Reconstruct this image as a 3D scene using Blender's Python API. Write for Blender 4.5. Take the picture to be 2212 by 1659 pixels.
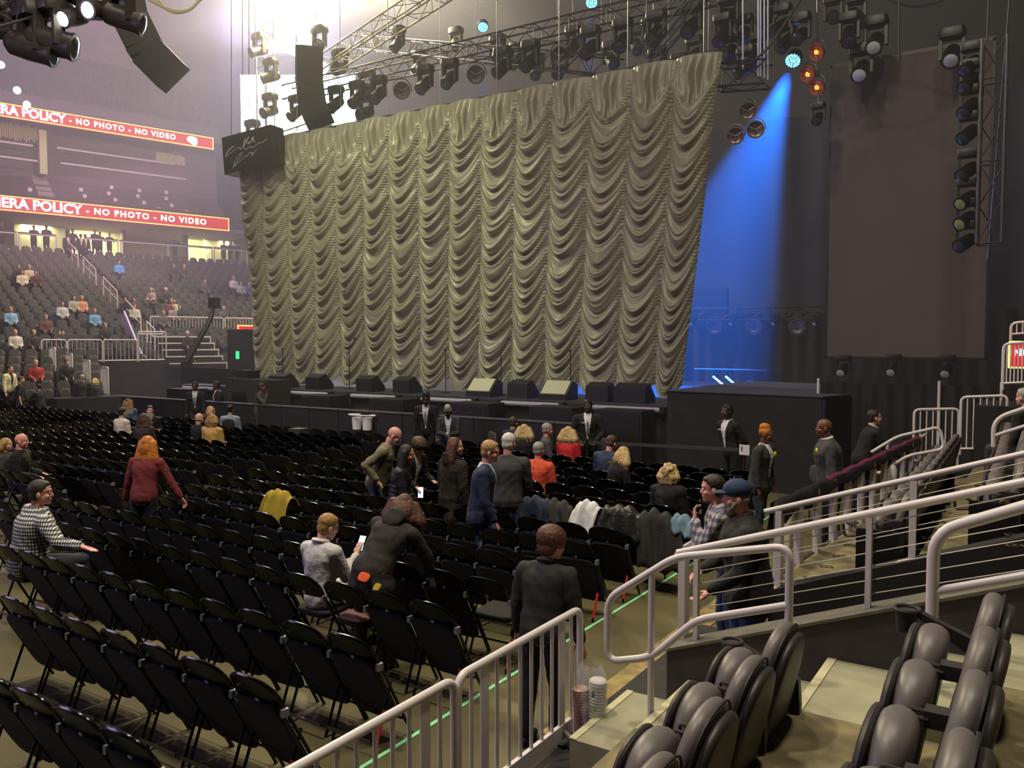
import bpy, math, random
import numpy as np
from mathutils import Vector, Matrix, noise

C = bpy.context.scene.collection
SC = bpy.context.scene
PI = math.pi
R = math.radians
for o in list(bpy.data.objects):
    bpy.data.objects.remove(o)

# ------------------------------------------------------------------ camera, world, exposure
EYE = Vector((0, 0, 2.9))
YAW, PITCH, FPX = R(33.06), math.atan(89.5 / 1790), 1790.0
cam_d = bpy.data.cameras.new('camera')
cam = bpy.data.objects.new('camera', cam_d)
C.objects.link(cam)
cam_d.sensor_fit = 'HORIZONTAL'
cam_d.sensor_width = 36
cam_d.lens = 36 * FPX / 2212
cam_d.clip_start, cam_d.clip_end = 0.05, 300
cam.location = EYE
cam.rotation_euler = (PI / 2 - PITCH, 0, YAW)
SC.camera = cam
SC.view_settings.view_transform = 'Standard'
SC.view_settings.look = 'None'
SC.view_settings.gamma = 1
SC.view_settings.use_curve_mapping = False
SC.view_settings.exposure = 0.0
cy = SC.cycles
cy.use_denoising = True
cy.max_bounces, cy.diffuse_bounces, cy.glossy_bounces, cy.transmission_bounces = 5, 2, 2, 3
cy.volume_bounces = 0
cy.sample_clamp_indirect = 3
cy.sample_clamp_direct = 20
cy.caustics_reflective = cy.caustics_refractive = False

wd = bpy.data.worlds.new('arena air')
SC.world = wd
wd.use_nodes = True
wd.node_tree.nodes['Background'].inputs[0].default_value = (0.42, 0.34, 0.46, 1)
wd.node_tree.nodes['Background'].inputs[1].default_value = 0.045


def light(name, kind, loc, energy, color, size=1.0, aim=None, size_y=None, angle=None, blend=0.5):
    d = bpy.data.lights.new(name, kind)
    d.energy, d.color = energy, color
    if kind == 'AREA':
        d.shape = 'RECTANGLE'
        d.size, d.size_y = size, size_y or size
    else:
        d.shadow_soft_size = size
    if kind == 'SPOT':
        d.spot_size, d.spot_blend = R(angle), blend
    o = bpy.data.objects.new(name, d)
    C.objects.link(o)
    o.location = loc
    if aim is not None:
        o.rotation_euler = (Vector(aim) - Vector(loc)).to_track_quat('-Z', 'Y').to_euler()
    return o


WARM, LAV, BLUE = (1.0, 0.89, 0.68), (0.72, 0.58, 1.0), (0.01, 0.20, 1.0)
# house lights high over the seats: small warm fixtures, slightly green
for i, (x, y, z, e) in enumerate(((-6, 1, 17, 1500), (0.5, 6, 17, 900), (-5, 9, 18, 650), (-12, 3, 19, 420), (-16, 10, 19, 420), (-24, 6, 20, 350))):
    light('house_light', 'AREA', (x, y, z), e, WARM, 1.3, (x - 0.5, y, 0), 0.9)
light('far_mauve_fill', 'AREA', (-38, 20, 21), 1900, (0.80, 0.55, 0.80), 8, (-40, 24, 5), 8)  # added mauve lamp that tints the haze over the far stand
# added cool lavender fill from the left, no screen behind it
light('lavender_fill', 'AREA', (-24, -6, 9), 950, LAV, 8, (-3, 8, 1), 5)
# wash on the curtain, then an added fill
light('curtain_wash', 'SPOT', (-18, 9.5, 17), 6000, (0.95, 1.0, 0.54), 0.2, (-16.8, 19.4, 4.4), angle=60, blend=0.8)
light('curtain_lavender_fill', 'SPOT', (-6, 8, 12), 520, (0.60, 0.46, 0.85), 0.3, (-13, 19.4, 1.5), angle=60, blend=0.9)  # added lavender fill, turns the curtain's shadows purple

# ------------------------------------------------------------------ pixels of the 2212 x 1659 frame to places
F0 = Vector((-math.sin(YAW), math.cos(YAW), 0))
RT = Vector((math.cos(YAW), math.sin(YAW), 0))
UP0 = Vector((0, 0, 1))
FW = F0 * math.cos(PITCH) - UP0 * math.sin(PITCH)
UPV = UP0 * math.cos(PITCH) + F0 * math.sin(PITCH)


def ray(x, y): return FW + RT * ((x - 1106) / FPX) - UPV * ((y - 829.5) / FPX)
def atz(x, y, z): d = ray(x, y); return EYE + d * ((z - EYE.z) / d.z)
def aty(x, y, Y): d = ray(x, y); return EYE + d * (Y / d.y)
def atd(x, y, dep): d = ray(x, y); return EYE + d * (dep / d.dot(F0))
def pix(P):
    v = Vector(P) - EYE
    d = v.dot(FW)
    if d < 0.05: return (-1e5, -1e5, d)
    return (1106 + FPX * v.dot(RT) / d, 829.5 - FPX * v.dot(UPV) / d, d)


# ------------------------------------------------------------------ materials
def lin(c):
    return tuple(((v / 255) / 12.92 if v / 255 <= 0.04045 else ((v / 255 + 0.055) / 1.055) ** 2.4) for v in c)


MATS = {}


def mat(name, rgb, rough=0.6, metal=0.0, emit=None, es=1.0, noise_=0.0, nscale=8.0, bump=0.0, coat=0.0, alpha=None, trans=0.0):
    if name in MATS: return MATS[name]
    m = bpy.data.materials.new(name)
    m.use_nodes = True
    nt = m.node_tree
    b = nt.nodes['Principled BSDF']
    c = lin(rgb)
    b.inputs['Base Color'].default_value = (*c, 1)
    b.inputs['Roughness'].default_value = rough
    b.inputs['Metallic'].default_value = metal
    b.inputs['Coat Weight'].default_value = coat
    b.inputs['Transmission Weight'].default_value = trans
    if alpha is not None: b.inputs['Alpha'].default_value = alpha
    if emit:
        b.inputs['Emission Color'].default_value = (*lin(emit), 1)
        b.inputs['Emission Strength'].default_value = es
    tc = nt.nodes.new('ShaderNodeTexCoord')
    nz = nt.nodes.new('ShaderNodeTexNoise')
    nz.inputs['Scale'].default_value = nscale
    nz.inputs['Detail'].default_value = 4
    nt.links.new(tc.outputs['Object'], nz.inputs['Vector'])
    if noise_ > 0:
        mx = nt.nodes.new('ShaderNodeMix')
        mx.data_type = 'RGBA'
        mx.inputs[6].default_value = (*[v * (1 - noise_) for v in c], 1)
        mx.inputs[7].default_value = (*[min(1, v * (1 + noise_)) for v in c], 1)
        rp = nt.nodes.new('ShaderNodeMapRange')
        rp.inputs[1].default_value, rp.inputs[2].default_value = 0.35, 0.65
        nt.links.new(nz.outputs[0], rp.inputs[0])
        nt.links.new(rp.outputs[0], mx.inputs[0])
        nt.links.new(mx.outputs[2], b.inputs['Base Color'])
    if bump > 0:
        bp = nt.nodes.new('ShaderNodeBump')
        bp.inputs['Strength'].default_value = bump
        bp.inputs['Distance'].default_value = 0.02
        nt.links.new(nz.outputs[0], bp.inputs['Height'])
        nt.links.new(bp.outputs[0], b.inputs['Normal'])
    MATS[name] = m
    return m


def check_mat(name, c1, c2, c3, scale, kind='gingham'):
    """woven check: two crossing sets of stripes in the cloth's own coordinates"""
    if name in MATS: return MATS[name]
    m = bpy.data.materials.new(name)
    m.use_nodes = True
    nt = m.node_tree
    b = nt.nodes['Principled BSDF']
    b.inputs['Roughness'].default_value = 0.85
    tc = nt.nodes.new('ShaderNodeTexCoord')
    sp = nt.nodes.new('ShaderNodeSeparateXYZ')
    nt.links.new(tc.outputs['Object'], sp.inputs[0])
    outs = []
    ad = nt.nodes.new('ShaderNodeMath'); ad.operation = 'ADD'
    nt.links.new(sp.outputs[0], ad.inputs[0]); nt.links.new(sp.outputs[1], ad.inputs[1])
    for src in (ad.outputs[0], sp.outputs[2]):
        a = nt.nodes.new('ShaderNodeMath'); a.operation = 'MULTIPLY'; a.inputs[1].default_value = scale
        f = nt.nodes.new('ShaderNodeMath'); f.operation = 'FRACT'
        g = nt.nodes.new('ShaderNodeMath'); g.operation = 'GREATER_THAN'; g.inputs[1].default_value = 0.5
        nt.links.new(src, a.inputs[0]); nt.links.new(a.outputs[0], f.inputs[0]); nt.links.new(f.outputs[0], g.inputs[0])
        outs.append(g.outputs[0])
    m1 = nt.nodes.new('ShaderNodeMix'); m1.data_type = 'RGBA'
    m1.inputs[6].default_value = (*lin(c1), 1); m1.inputs[7].default_value = (*lin(c2), 1)
    nt.links.new(outs[0], m1.inputs[0])
    m2 = nt.nodes.new('ShaderNodeMix'); m2.data_type = 'RGBA'
    m2.inputs[6].default_value = (*lin(c2), 1); m2.inputs[7].default_value = (*lin(c3), 1)
    nt.links.new(outs[0], m2.inputs[0])
    m3 = nt.nodes.new('ShaderNodeMix'); m3.data_type = 'RGBA'
    nt.links.new(outs[1], m3.inputs[0]); nt.links.new(m1.outputs[2], m3.inputs[6]); nt.links.new(m2.outputs[2], m3.inputs[7])
    nt.links.new(m3.outputs[2], b.inputs['Base Color'])
    MATS[name] = m
    return m


BLK = mat('black drape', (30, 27, 30), 0.9, noise_=0.2, nscale=3)
BLKM = mat('black metal', (22, 21, 22), 0.42)
GLOSS = mat('gloss black steel', (9, 8, 8), 0.17)
GLOSS.node_tree.nodes['Principled BSDF'].inputs['Specular IOR Level'].default_value = 0.32
PANEL = mat('black back panel steel', (9, 8, 8), 0.22)
PANEL.node_tree.nodes['Principled BSDF'].inputs['Specular IOR Level'].default_value = 0.12
FAB = mat('black chair fabric', (32, 29, 27), 0.95, noise_=0.25, nscale=300)
CABLE = mat('bright steel cable', (190, 184, 176), 0.4, 0.3)
STEEL = mat('worn steel', (90, 88, 92), 0.35, 0.8)
RAIL = mat('white painted rail', (214, 207, 210), 0.32)
WHITE = mat('white', (225, 222, 225), 0.6)
CONC = mat('painted concrete', (150, 147, 122), 0.8, noise_=0.12, nscale=3, bump=0.05)
CONC2 = mat('bare concrete', (118, 108, 78), 0.75, noise_=0.35, nscale=5, bump=0.15)
FLOORM = mat('polished concrete floor', (92, 85, 56), 0.62, noise_=0.22, nscale=0.9)
WALLD = mat('dark grey wall paint', (58, 52, 55), 0.7, noise_=0.15, nscale=4)
RUB = mat('black rubber matting', (40, 38, 37), 0.8, noise_=0.2, nscale=10, bump=0.2)
VINYL = mat('charcoal vinyl', (96, 90, 90), 0.45, noise_=0.06, nscale=20)
VINYLD = mat('dark moulded plastic', (46, 41, 42), 0.5)
PIPE = mat('dark seam piping', (24, 22, 28), 0.6)
REDT = mat('red tape', (205, 48, 38), 0.5)


# ------------------------------------------------------------------ mesh helpers
def basis(d, up=(0, 0, 1)):
    d = Vector(d).normalized()
    u = Vector(up)
    if abs(d.dot(u.normalized())) > 0.98: u = Vector((0, 1, 0))
    x = d.cross(u).normalized()
    return x, x.cross(d).normalized(), d


class MB:
    def __init__(s): s.v, s.f, s.mi = [], [], []

    def add(s, V, F, m=0):
        n = len(s.v)
        s.v.extend([tuple(p) for p in V])
        s.f.extend([tuple(n + i for i in q) for q in F])
        s.mi.extend([m] * len(F))
        return s

    def box(s, c, sz, rz=0.0, m=0, mt=None):
        h = [v / 2 for v in sz]
        M = mt or Matrix.Rotation(rz, 3, 'Z')
        V = [Vector(c) + M @ Vector((sx * h[0], sy * h[1], sz_ * h[2])) for sx in (-1, 1) for sy in (-1, 1) for sz_ in (-1, 1)]
        return s.add(V, [(0, 1, 3, 2), (4, 6, 7, 5), (0, 4, 5, 1), (2, 3, 7, 6), (0, 2, 6, 4), (1, 5, 7, 3)], m)

    def beam(s, p0, p1, w, h, m=0, up=(0, 0, 1)):
        p0, p1 = Vector(p0), Vector(p1)
        x, y, d = basis(p1 - p0, up)
        V = [p + x * (a * w / 2) + y * (b * h / 2) for p in (p0, p1) for a, b in ((-1, -1), (1, -1), (1, 1), (-1, 1))]
        return s.add(V, [(0, 1, 2, 3), (7, 6, 5, 4), (0, 4, 5, 1), (1, 5, 6, 2), (2, 6, 7, 3), (3, 7, 4, 0)], m)

    def tube(s, pts, r, n=8, m=0, closed=False):
        pts = [Vector(p) for p in pts]
        k = len(pts)
        rr = r if isinstance(r, (list, tuple)) else [r] * k
        V, F = [], []
        px = None
        for i, p in enumerate(pts):
            if closed: d = pts[(i + 1) % k] - pts[i - 1]
            else: d = pts[min(i + 1, k - 1)] - pts[max(i - 1, 0)]
            if px is None: x, y, _ = basis(d)
            else:
                d = d.normalized()
                x = (px - d * px.dot(d)).normalized()
                y = x.cross(d)
            px = x
            V += [p + (x * math.cos(2 * PI * j / n) + y * math.sin(2 * PI * j / n)) * rr[i] for j in range(n)]
        for i in range(k if closed else k - 1):
            a, b = i * n, ((i + 1) % k) * n
            F += [(a + j, a + (j + 1) % n, b + (j + 1) % n, b + j) for j in range(n)]
        if not closed: F += [tuple(range(n))[::-1], tuple((k - 1) * n + j for j in range(n))]
        return s.add(V, F, m)

    def lathe(s, prof, c=(0, 0, 0), ax=(0, 0, 1), n=16, m=0):
        x, y, d = basis(ax)
        V = [Vector(c) + d * z + (x * math.cos(2 * PI * j / n) + y * math.sin(2 * PI * j / n)) * max(r, 1e-4) for r, z in prof for j in range(n)]
        F = [(i * n + j, i * n + (j + 1) % n, (i + 1) * n + (j + 1) % n, (i + 1) * n + j) for i in range(len(prof) - 1) for j in range(n)]
        F += [tuple(range(n))[::-1], tuple((len(prof) - 1) * n + j for j in range(n))]
        return s.add(V, F, m)

    def prism(s, poly, a, b, ax='z', m=0):
        n = len(poly)
        def P(u, v, w): return {'z': (u, v, w), 'y': (u, w, v), 'x': (w, u, v)}[ax]
        V = [P(u, v, a) for u, v in poly] + [P(u, v, b) for u, v in poly]
        F = [tuple(range(n))[::-1], tuple(range(n, 2 * n))] + [(i, (i + 1) % n, n + (i + 1) % n, n + i) for i in range(n)]
        return s.add(V, F, m)

    def ell(s, c, r, M=None, n=12, k=8, m=0):
        M = M or Matrix.Identity(3)
        c = Vector(c)
        V = [c + M @ Vector((0, 0, r[2]))]
        for i in range(1, k):
            t = PI * i / k
            V += [c + M @ Vector((r[0] * math.sin(t) * math.cos(2 * PI * j / n), r[1] * math.sin(t) * math.sin(2 * PI * j / n), r[2] * math.cos(t))) for j in range(n)]
        V.append(c + M @ Vector((0, 0, -r[2])))
        F = [(0, 1 + j, 1 + (j + 1) % n) for j in range(n)]
        for i in range(k - 2):
            a, b = 1 + i * n, 1 + (i + 1) * n
            F += [(a + j, b + j, b + (j + 1) % n, a + (j + 1) % n) for j in range(n)]
        a = 1 + (k - 2) * n
        F += [(a + j, a + n, a + (j + 1) % n) for j in range(n)]
        return s.add(V, F, m)

    def cap(s, p0, p1, r0, r1=None, n=10):
        """tapered limb piece with round ends"""
        p0, p1 = Vector(p0), Vector(p1)
        r1 = r0 if r1 is None else r1
        L = max((p1 - p0).length, 1e-4)
        pr = [(r0 * math.cos(t), -r0 * math.sin(t)) for t in (1.5, 1.1, 0.7, 0.35)] + [(r0, 0), (r1, L)] + [(r1 * math.cos(t), L + r1 * math.sin(t)) for t in (0.35, 0.7, 1.1, 1.5)]
        return s.lathe(pr, p0, p1 - p0 if (p1 - p0).length > 1e-4 else (0, 0, 1), n)

    def slab(s, c, w, h, t, M=None, p=3.0, puff=0.6, n=28, m=0, taper=0.0):
        """padded, rounded panel: superellipse outline (local x,z), pillowed thickness along y"""
        M = M or Matrix.Identity(3)
        c = Vector(c)
        K_ = 5 if n < 40 else 9
        rings = [(puff * 0.6, -0.5)] + [(puff + (1 - puff) * math.sin(q_) ** 0.8, -0.5 * math.cos(q_)) for q_ in [PI * (i_ + 0.5) / K_ for i_ in range(K_)]] + [(puff * 0.6, 0.5)]
        V = []
        for sc_, ty in rings:
            for j in range(n):
                a = 2 * PI * j / n
                ca, sa = math.cos(a), math.sin(a)
                x = w / 2 * sc_ * math.copysign(abs(ca) ** (2 / p), ca)
                z = h / 2 * (1 - (1 - sc_) * 0.6) * math.copysign(abs(sa) ** (2 / p), sa)
                x *= 1 + taper * z / h
                V.append(c + M @ Vector((x, t * ty, z)))
        k = len(rings)
        F = [(i * n + j, i * n + (j + 1) % n, (i + 1) * n + (j + 1) % n, (i + 1) * n + j) for i in range(k - 1) for j in range(n)]
        F += [tuple(range(n))[::-1], tuple((k - 1) * n + j for j in range(n))]
        return s.add(V, F, m)

    def mesh(s, name, mats, smooth=35):
        me = bpy.data.meshes.new(name)
        me.from_pydata(s.v, [], s.f)
        for m in (mats if isinstance(mats, (list, tuple)) else [mats]): me.materials.append(m)
        if any(s.mi): me.polygons.foreach_set('material_index', s.mi)
        if smooth:
            me.polygons.foreach_set('use_smooth', [True] * len(me.polygons))
            me.set_sharp_from_angle(angle=R(smooth))
        me.update()
        return me

    def obj(s, name, mats, parent=None, smooth=35):
        o = bpy.data.objects.new(name, s.mesh(name, mats, smooth))
        C.objects.link(o)
        if parent is not None: o.parent = parent
        return o


def tag(o, label=None, cat=None, group=None, kind=None):
    if label: o['label'] = label
    if cat: o['category'] = cat
    if group: o['group'] = group
    if kind: o['kind'] = kind
    return o


def thing(name, label, cat, loc=(0, 0, 0), rz=0.0, group=None):
    o = bpy.data.objects.new(name, None)
    o.empty_display_size = 0.1
    C.objects.link(o)
    o.location = loc
    o.rotation_euler = (0, 0, rz)
    return tag(o, label, cat, group)


def struct(mb, name, m, smooth=0): return tag(mb.obj(name, m, None, smooth), kind='structure')


def dup(root, loc, rz, label, group=None, scale=None):
    r = root.copy(); C.objects.link(r)
    r.location = loc; r.rotation_euler = (0, 0, rz)
    r['label'] = label
    if group: r['group'] = group
    if scale: r.scale = scale
    for ch in (KIDS[root.name] if root.name in KIDS else root.children):
        c = ch.copy(); C.objects.link(c); c.parent = r
        for g in (KIDS[ch.name] if ch.name in KIDS else ch.children):
            d = g.copy(); C.objects.link(d); d.parent = c
    return r


KIDS = {}
ORD = ['zeroth', 'first', 'second', 'third', 'fourth', 'fifth', 'sixth', 'seventh', 'eighth', 'ninth', 'tenth', 'eleventh', 'twelfth', 'thirteenth', 'fourteenth', 'fifteenth', 'sixteenth', 'seventeenth', 'eighteenth', 'nineteenth', 'twentieth']


def ordn(n):
    if n <= 20: return ORD[n]
    tens = {2: 'twenty', 3: 'thirty', 4: 'forty', 5: 'fifty', 6: 'sixty', 7: 'seventy'}[n // 10]
    return tens[:-1] + 'ieth' if n % 10 == 0 else tens + '-' + ORD[n % 10]

# ================================================================== THE SETTING
rnd = random.Random(7)
struct(MB().box((-18, 13, -0.1), (60, 66, 0.2)), 'floor', FLOORM)
struct(MB().box((-14, 46, 12), (110, 0.4, 26)), 'wall_back', mat('dark back wall', (26, 25, 33), 0.9))
struct(MB().box((14, 10, 12), (0.4, 60, 26)), 'wall_right', mat('dark side wall', (40, 38, 46), 0.9))
struct(MB().box((-20, 10, 25.2), (100, 70, 0.4)), 'ceiling', mat('roof steel deck', (60, 58, 62), 0.9))
struct(MB().box((-2.98, 7.1, 0.004), (0.26, 3.9, 0.008)), 'trim_1', mat('worn yellow floor edging', (150, 130, 84), 0.8, noise_=0.35, nscale=6))
tag(MB().box((-3.87, 8, 0.004), (0.035, 13, 0.008)).obj('tape_line', mat('pale green tape', (150, 235, 175), 0.5)),
    'pale green tape line on the floor along the aisle beside the chair rows', 'tape')

# ---- near side stand (rows run along Y, rise toward +X)
def treads(name, y0, y1, m):
    b = MB()
    for k in range(9):
        z = 0.62 + 0.34 * k
        b.box((-1.56 + 0.9 * k, (y0 + y1) / 2, z / 2), (0.9, y1 - y0, z))
    return struct(b, name, m)


tr = treads('floor_near_stand', -3, 4.42, CONC2)
b = MB()                                              # aisle steps between near seats and dark wall
for k in range(-3, 8):
    x0 = -1.1 + 0.45 * k
    z = 0.955 + 0.172 * k
    b.box((x0 + 0.225, 4.845, z / 2), (0.45, 0.85, z))
    b.box((x0 + 0.02, 4.845, z + 0.002), (0.05, 0.85, 0.008), m=1)
struct(b, 'floor_aisle_steps', [CONC, mat('step nosing', (190, 184, 150), 0.7)])
struct(MB().box((-2.42, 2.6, 0.1), (0.66, 9.9, 0.2)).box((-2.3, 6.5, 0.1), (0.9, 2.0, 0.2)) if False else MB().box((-2.42, 2.6, 0.1), (0.66, 9.9, 0.2)), 'floor_platform', RUB)

def slope(X, z0, X0): return z0 + 0.38 * (X - X0)
b = MB()
b.prism([(-2.16, 0.0), (-2.16, 0.78), (3.0, slope(3.0, 0.78, -2.16)), (3.0, 0)], 5.27, 5.47, 'y')
struct(b, 'wall_passage_near', WALLD)
b = MB()
b.prism([(-2.17, 0.78), (-2.17, 0.80), (3.0, slope(3.0, 0.80, -2.17)), (3.0, slope(3.0, 0.78, -2.17))], 5.25, 5.49, 'y')
struct(b, 'trim_2', mat('grey wall cap', (98, 94, 84), 0.7, noise_=0.2))
b = MB()
b.prism([(-2.12, 0.0), (-2.12, 0.62), (3.0, slope(3.0, 0.62, -2.12)), (3.0, 0)], 7.6, 7.8, 'y')
struct(b, 'wall_passage_far', mat('black wall paint', (30, 28, 31), 0.75))
# far side of the passage: the stand goes on
def frontx(y): return -2.15 + 0.4 * (y - 7.7) / 7.1
b = MB()
y0, y1 = 7.8, 15.6
for k, (xa, xb, z) in enumerate(((None, -0.95, 0.65), (-0.95, -0.05, 1.0), (-0.05, 0.85, 1.34), (0.85, 1.75, 1.68), (1.75, 6, 2.1))):
    xa0, xa1 = (frontx(y0), frontx(y1)) if xa is None else (xa, xa)
    b.prism([(xa0, y0), (xb, y0), (xb, y1), (xa1, y1)], 0, z, 'z')
struct(b, 'floor_far_stand', CONC2)
b = MB()
b.prism([(frontx(7.8) - 0.04, 7.8), (frontx(7.8), 7.8), (frontx(15.6), 15.6), (frontx(15.6) - 0.04, 15.6)], 0, 0.66, 'z')
struct(b, 'wall_stand_front', BLK)

# painted seat marks on the concrete of the far stand
mk = mat('dark floor paint', (58, 52, 44), 0.8)
for k, (x, y) in enumerate([(1855, 1160), (1835, 1178), (1812, 1201), (1785, 1224), (1750, 1248), (2028, 1127), (2018, 1145), (2008, 1163), (1990, 1187), (2190, 1156), (2192, 1178)]):
    z = 0.652 if k < 5 else (1.002 if k < 9 else 1.342)
    P = atz(x, y, z)
    q = MB()
    for dx, dy, w, h in ((-.055, 0, .016, .1), (.055, 0, .016, .1), (0, -.03, .1, .014), (0, .035, .1, .014), (0.0, 0, .014, .05)):
        q.box((dx, dy, 0.001), (w, h, 0.003))
    o = q.obj('floor_mark', mk); o.location = (P.x, P.y, z); o.rotation_euler = (0, 0, 0.3)
    tag(o, ['small dark painted mark on the concrete behind the railing, %s from the passage' % ORD[5 - k] if k < 5 else
            ('small dark painted mark on the second tread, %s from the railing' % ORD[9 - k] if k < 9 else
             'small dark painted mark at the right picture edge, %s one' % ('upper' if k == 9 else 'lower'))][0], 'floor mark', 'painted marks on the stand treads')

# ---- rails
def cable_rail(name, label, Y, zf, x0, x1, posts, end_hook=False, ncab=6, gap=0.085, cm=None):
    t = thing(name, label, 'railing', (x0, Y, 0))
    def L(x, z): return (x - x0, 0, z)
    MB().tube([L(x0, zf(x0)), L(x1, zf(x1))], 0.026, 12).obj('top_rail', RAIL, t)
    for px in posts:
        zt, zb = zf(px) - 0.02, zf(px) - 0.02 - posts[px]
        p = MB().box(L(px, (zt + zb) / 2), (0.032 if ncab == 6 else 0.055, 0.05, zt - zb)).obj('post', RAIL, t)
        MB().prism([(px - x0 - 0.12, zb - 0.045 ), (px - x0 + 0.12, zb + 0.045), (px - x0 + 0.12, zb + 0.065), (px - x0 - 0.12, zb - 0.025)], -0.05, 0.05, 'y').obj('base_plate', RAIL, p)
    for i in range(ncab):
        dz = 0.07 + gap * i
        MB().tube([L(min(posts), zf(min(posts)) - dz), L(x1, zf(x1) - dz)], 0.0035, 5).obj('cable', cm or CABLE, t)
    return t


r1 = lambda X: 1.50 + 0.337 * (X + 1.97)
cable_rail('cable_railing', 'white cable railing on the near dark wall of the passage', 5.37, r1, -2.13, 2.5, {p_: r1(p_) - slope(p_, 0.80, -2.16) for p_ in (-1.99, -0.9, 0.1, 1.2)}, ncab=6)
t = bpy.data.objects['cable_railing']
MB().box((-0.0, 0.12, r1(-2.13) - 0.34), (0.05, 0.09, 0.62)).obj('post', RAIL, t)
r2 = lambda X: 1.36 + 0.34 * (X + 2.1)
cable_rail('cable_railing', 'white cable railing behind the two men, on the far wall of the passage', 7.7, r2, -2.2, 2.5, {p_: r2(p_) - slope(p_, 0.62, -2.12) for p_ in (-2.07, -0.95, 0.1, 1.2)}, ncab=5)

def bend(pts, r=0.1, n=5):
    """round the corners of a polyline"""
    pts = [Vector(p) for p in pts]
    out = [pts[0]]
    for i in range(1, len(pts) - 1):
        a, c, d = pts[i - 1], pts[i], pts[i + 1]
        ra = min(r, (a - c).length / 2.1, (d - c).length / 2.1)
        p, q = c + (a - c).normalized() * ra, c + (d - c).normalized() * ra
        for k in range(n + 1):
            u = k / n
            out.append(p * (1 - u) ** 2 + c * 2 * u * (1 - u) + q * u * u)
    out.append(pts[-1])
    return out


t = thing('stair_handrail', 'looped white tubular handrail in the aisle steps, in front of the near dark wall', 'handrail', (-1.2, 4.7, 0))
def L(x, z): return (x + 1.2, 0, z)
MB().tube(bend([L(-1.2, 0.80), L(-1.2, 1.76), L(-1.88, 1.60), L(-2.33, 1.27), L(-2.33, 0.86), L(-2.03, 0.95), L(-1.74, 1.24), L(-1.21, 1.42)], 0.09), 0.024, 12).obj('rail_loop', RAIL, t)
p = MB().tube([L(-2.03, 0.45), L(-2.03, 1.49)], 0.021, 12).obj('post', RAIL, t)
MB().box(L(-1.2, 0.80), (0.14, 0.14, 0.02)).obj('base_plate', RAIL, t)
t = thing('stair_handrail', 'thick white tubular handrail at the right picture edge, above the padded seats', 'handrail', (-0.48, 4.7, 0))
def L(x, z): return (x + 0.48, 0, z)
MB().tube(bend([L(-0.48, 1.0), L(-0.48, 1.93), L(0.9, 2.55), L(0.9, 1.7)], 0.13), 0.031, 12).obj('rail_loop', RAIL, t)
MB().tube([L(-0.48, 1.62), L(0.9, 2.12)], 0.024, 12).obj('mid_rail', RAIL, t)
MB().box(L(-0.48, 1.0), (0.14, 0.14, 0.02)).obj('base_plate', RAIL, t)

# front fence of the far stand: flat posts, cloth covered top
t = thing('front_fence', 'fence of wide flat lilac-white posts with a dark pink-striped cloth over its top', 'fence', (frontx(7.8), 7.8, 0))
def FL(y, z, off=0): return (frontx(y) - frontx(7.8) + off, y - 7.8, z)
yy = 7.95
k = 0
while yy < 15.2:
    MB().box(FL(yy, 0.93), (0.06, 0.15, 0.86)).obj('post', RAIL, t)
    yy += 0.62
q = MB()
V, F = [], []
NS = 40
for i in range(NS + 1):
    y = 7.8 + 6.9 * i / NS
    hang = 0.23 + 0.03 * math.sin(i * 0.9) + 0.015 * math.sin(i * 2.3)
    for dx, z in ((-0.06, 1.36 - hang), (-0.045, 1.30), (-0.036, 1.39), (0.0, 1.415), (0.036, 1.39), (0.038, 1.30), (0.04, 1.38 - hang * 0.5)):
        V.append(FL(y, z + 0.008 * math.sin(i * 1.7), dx + 0.008 * math.sin(i * 1.3 + z * 20)))
for i in range(NS):
    for j in range(6):
        F.append((i * 7 + j, i * 7 + j + 1, (i + 1) * 7 + j + 1, (i + 1) * 7 + j))
q.add(V, F)
for i in range(len(q.f)): q.mi[i] = 1 if (i % 6 in (2, 3) and i // 6 > 9) else 0
q.obj('cloth_cover', [mat('dark banner cloth', (38, 33, 42), 0.85), mat('magenta banner cloth', (120, 45, 80), 0.7)], t, 60)
MB().tube([FL(7.86, 1.37), FL(15.2, 1.37)], 0.026).obj('top_rail', RAIL, t)

# handrail and gates beyond
def gate(name, label, P0, P1, h, nb, zb=0.12, parent=None, r=0.022, group=None):
    P0, P1 = Vector(P0), Vector(P1)
    d = P1 - P0
    w = Vector((d.x, d.y, 0)).length
    t = thing(name, label, 'barrier', P0, math.atan2(d.y, d.x), group)
    MB().tube(bend([(0, 0, zb - 0.1), (0, 0, h), (w, 0, h + d.z), (w, 0, zb - 0.1 + d.z)], 0.09, 4), r, 8).obj('frame', RAIL, t)
    MB().tube([(0, 0, zb), (w, 0, zb + d.z)], r * 0.85, 6).obj('bottom_rail', RAIL, t)
    for i in range(1, nb):
        x = w * i / nb
        MB().tube([(x, 0, zb + d.z * x / w), (x, 0, h + d.z * x / w)], r * 0.5, 6).obj('bar', RAIL, t)
    return t


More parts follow.
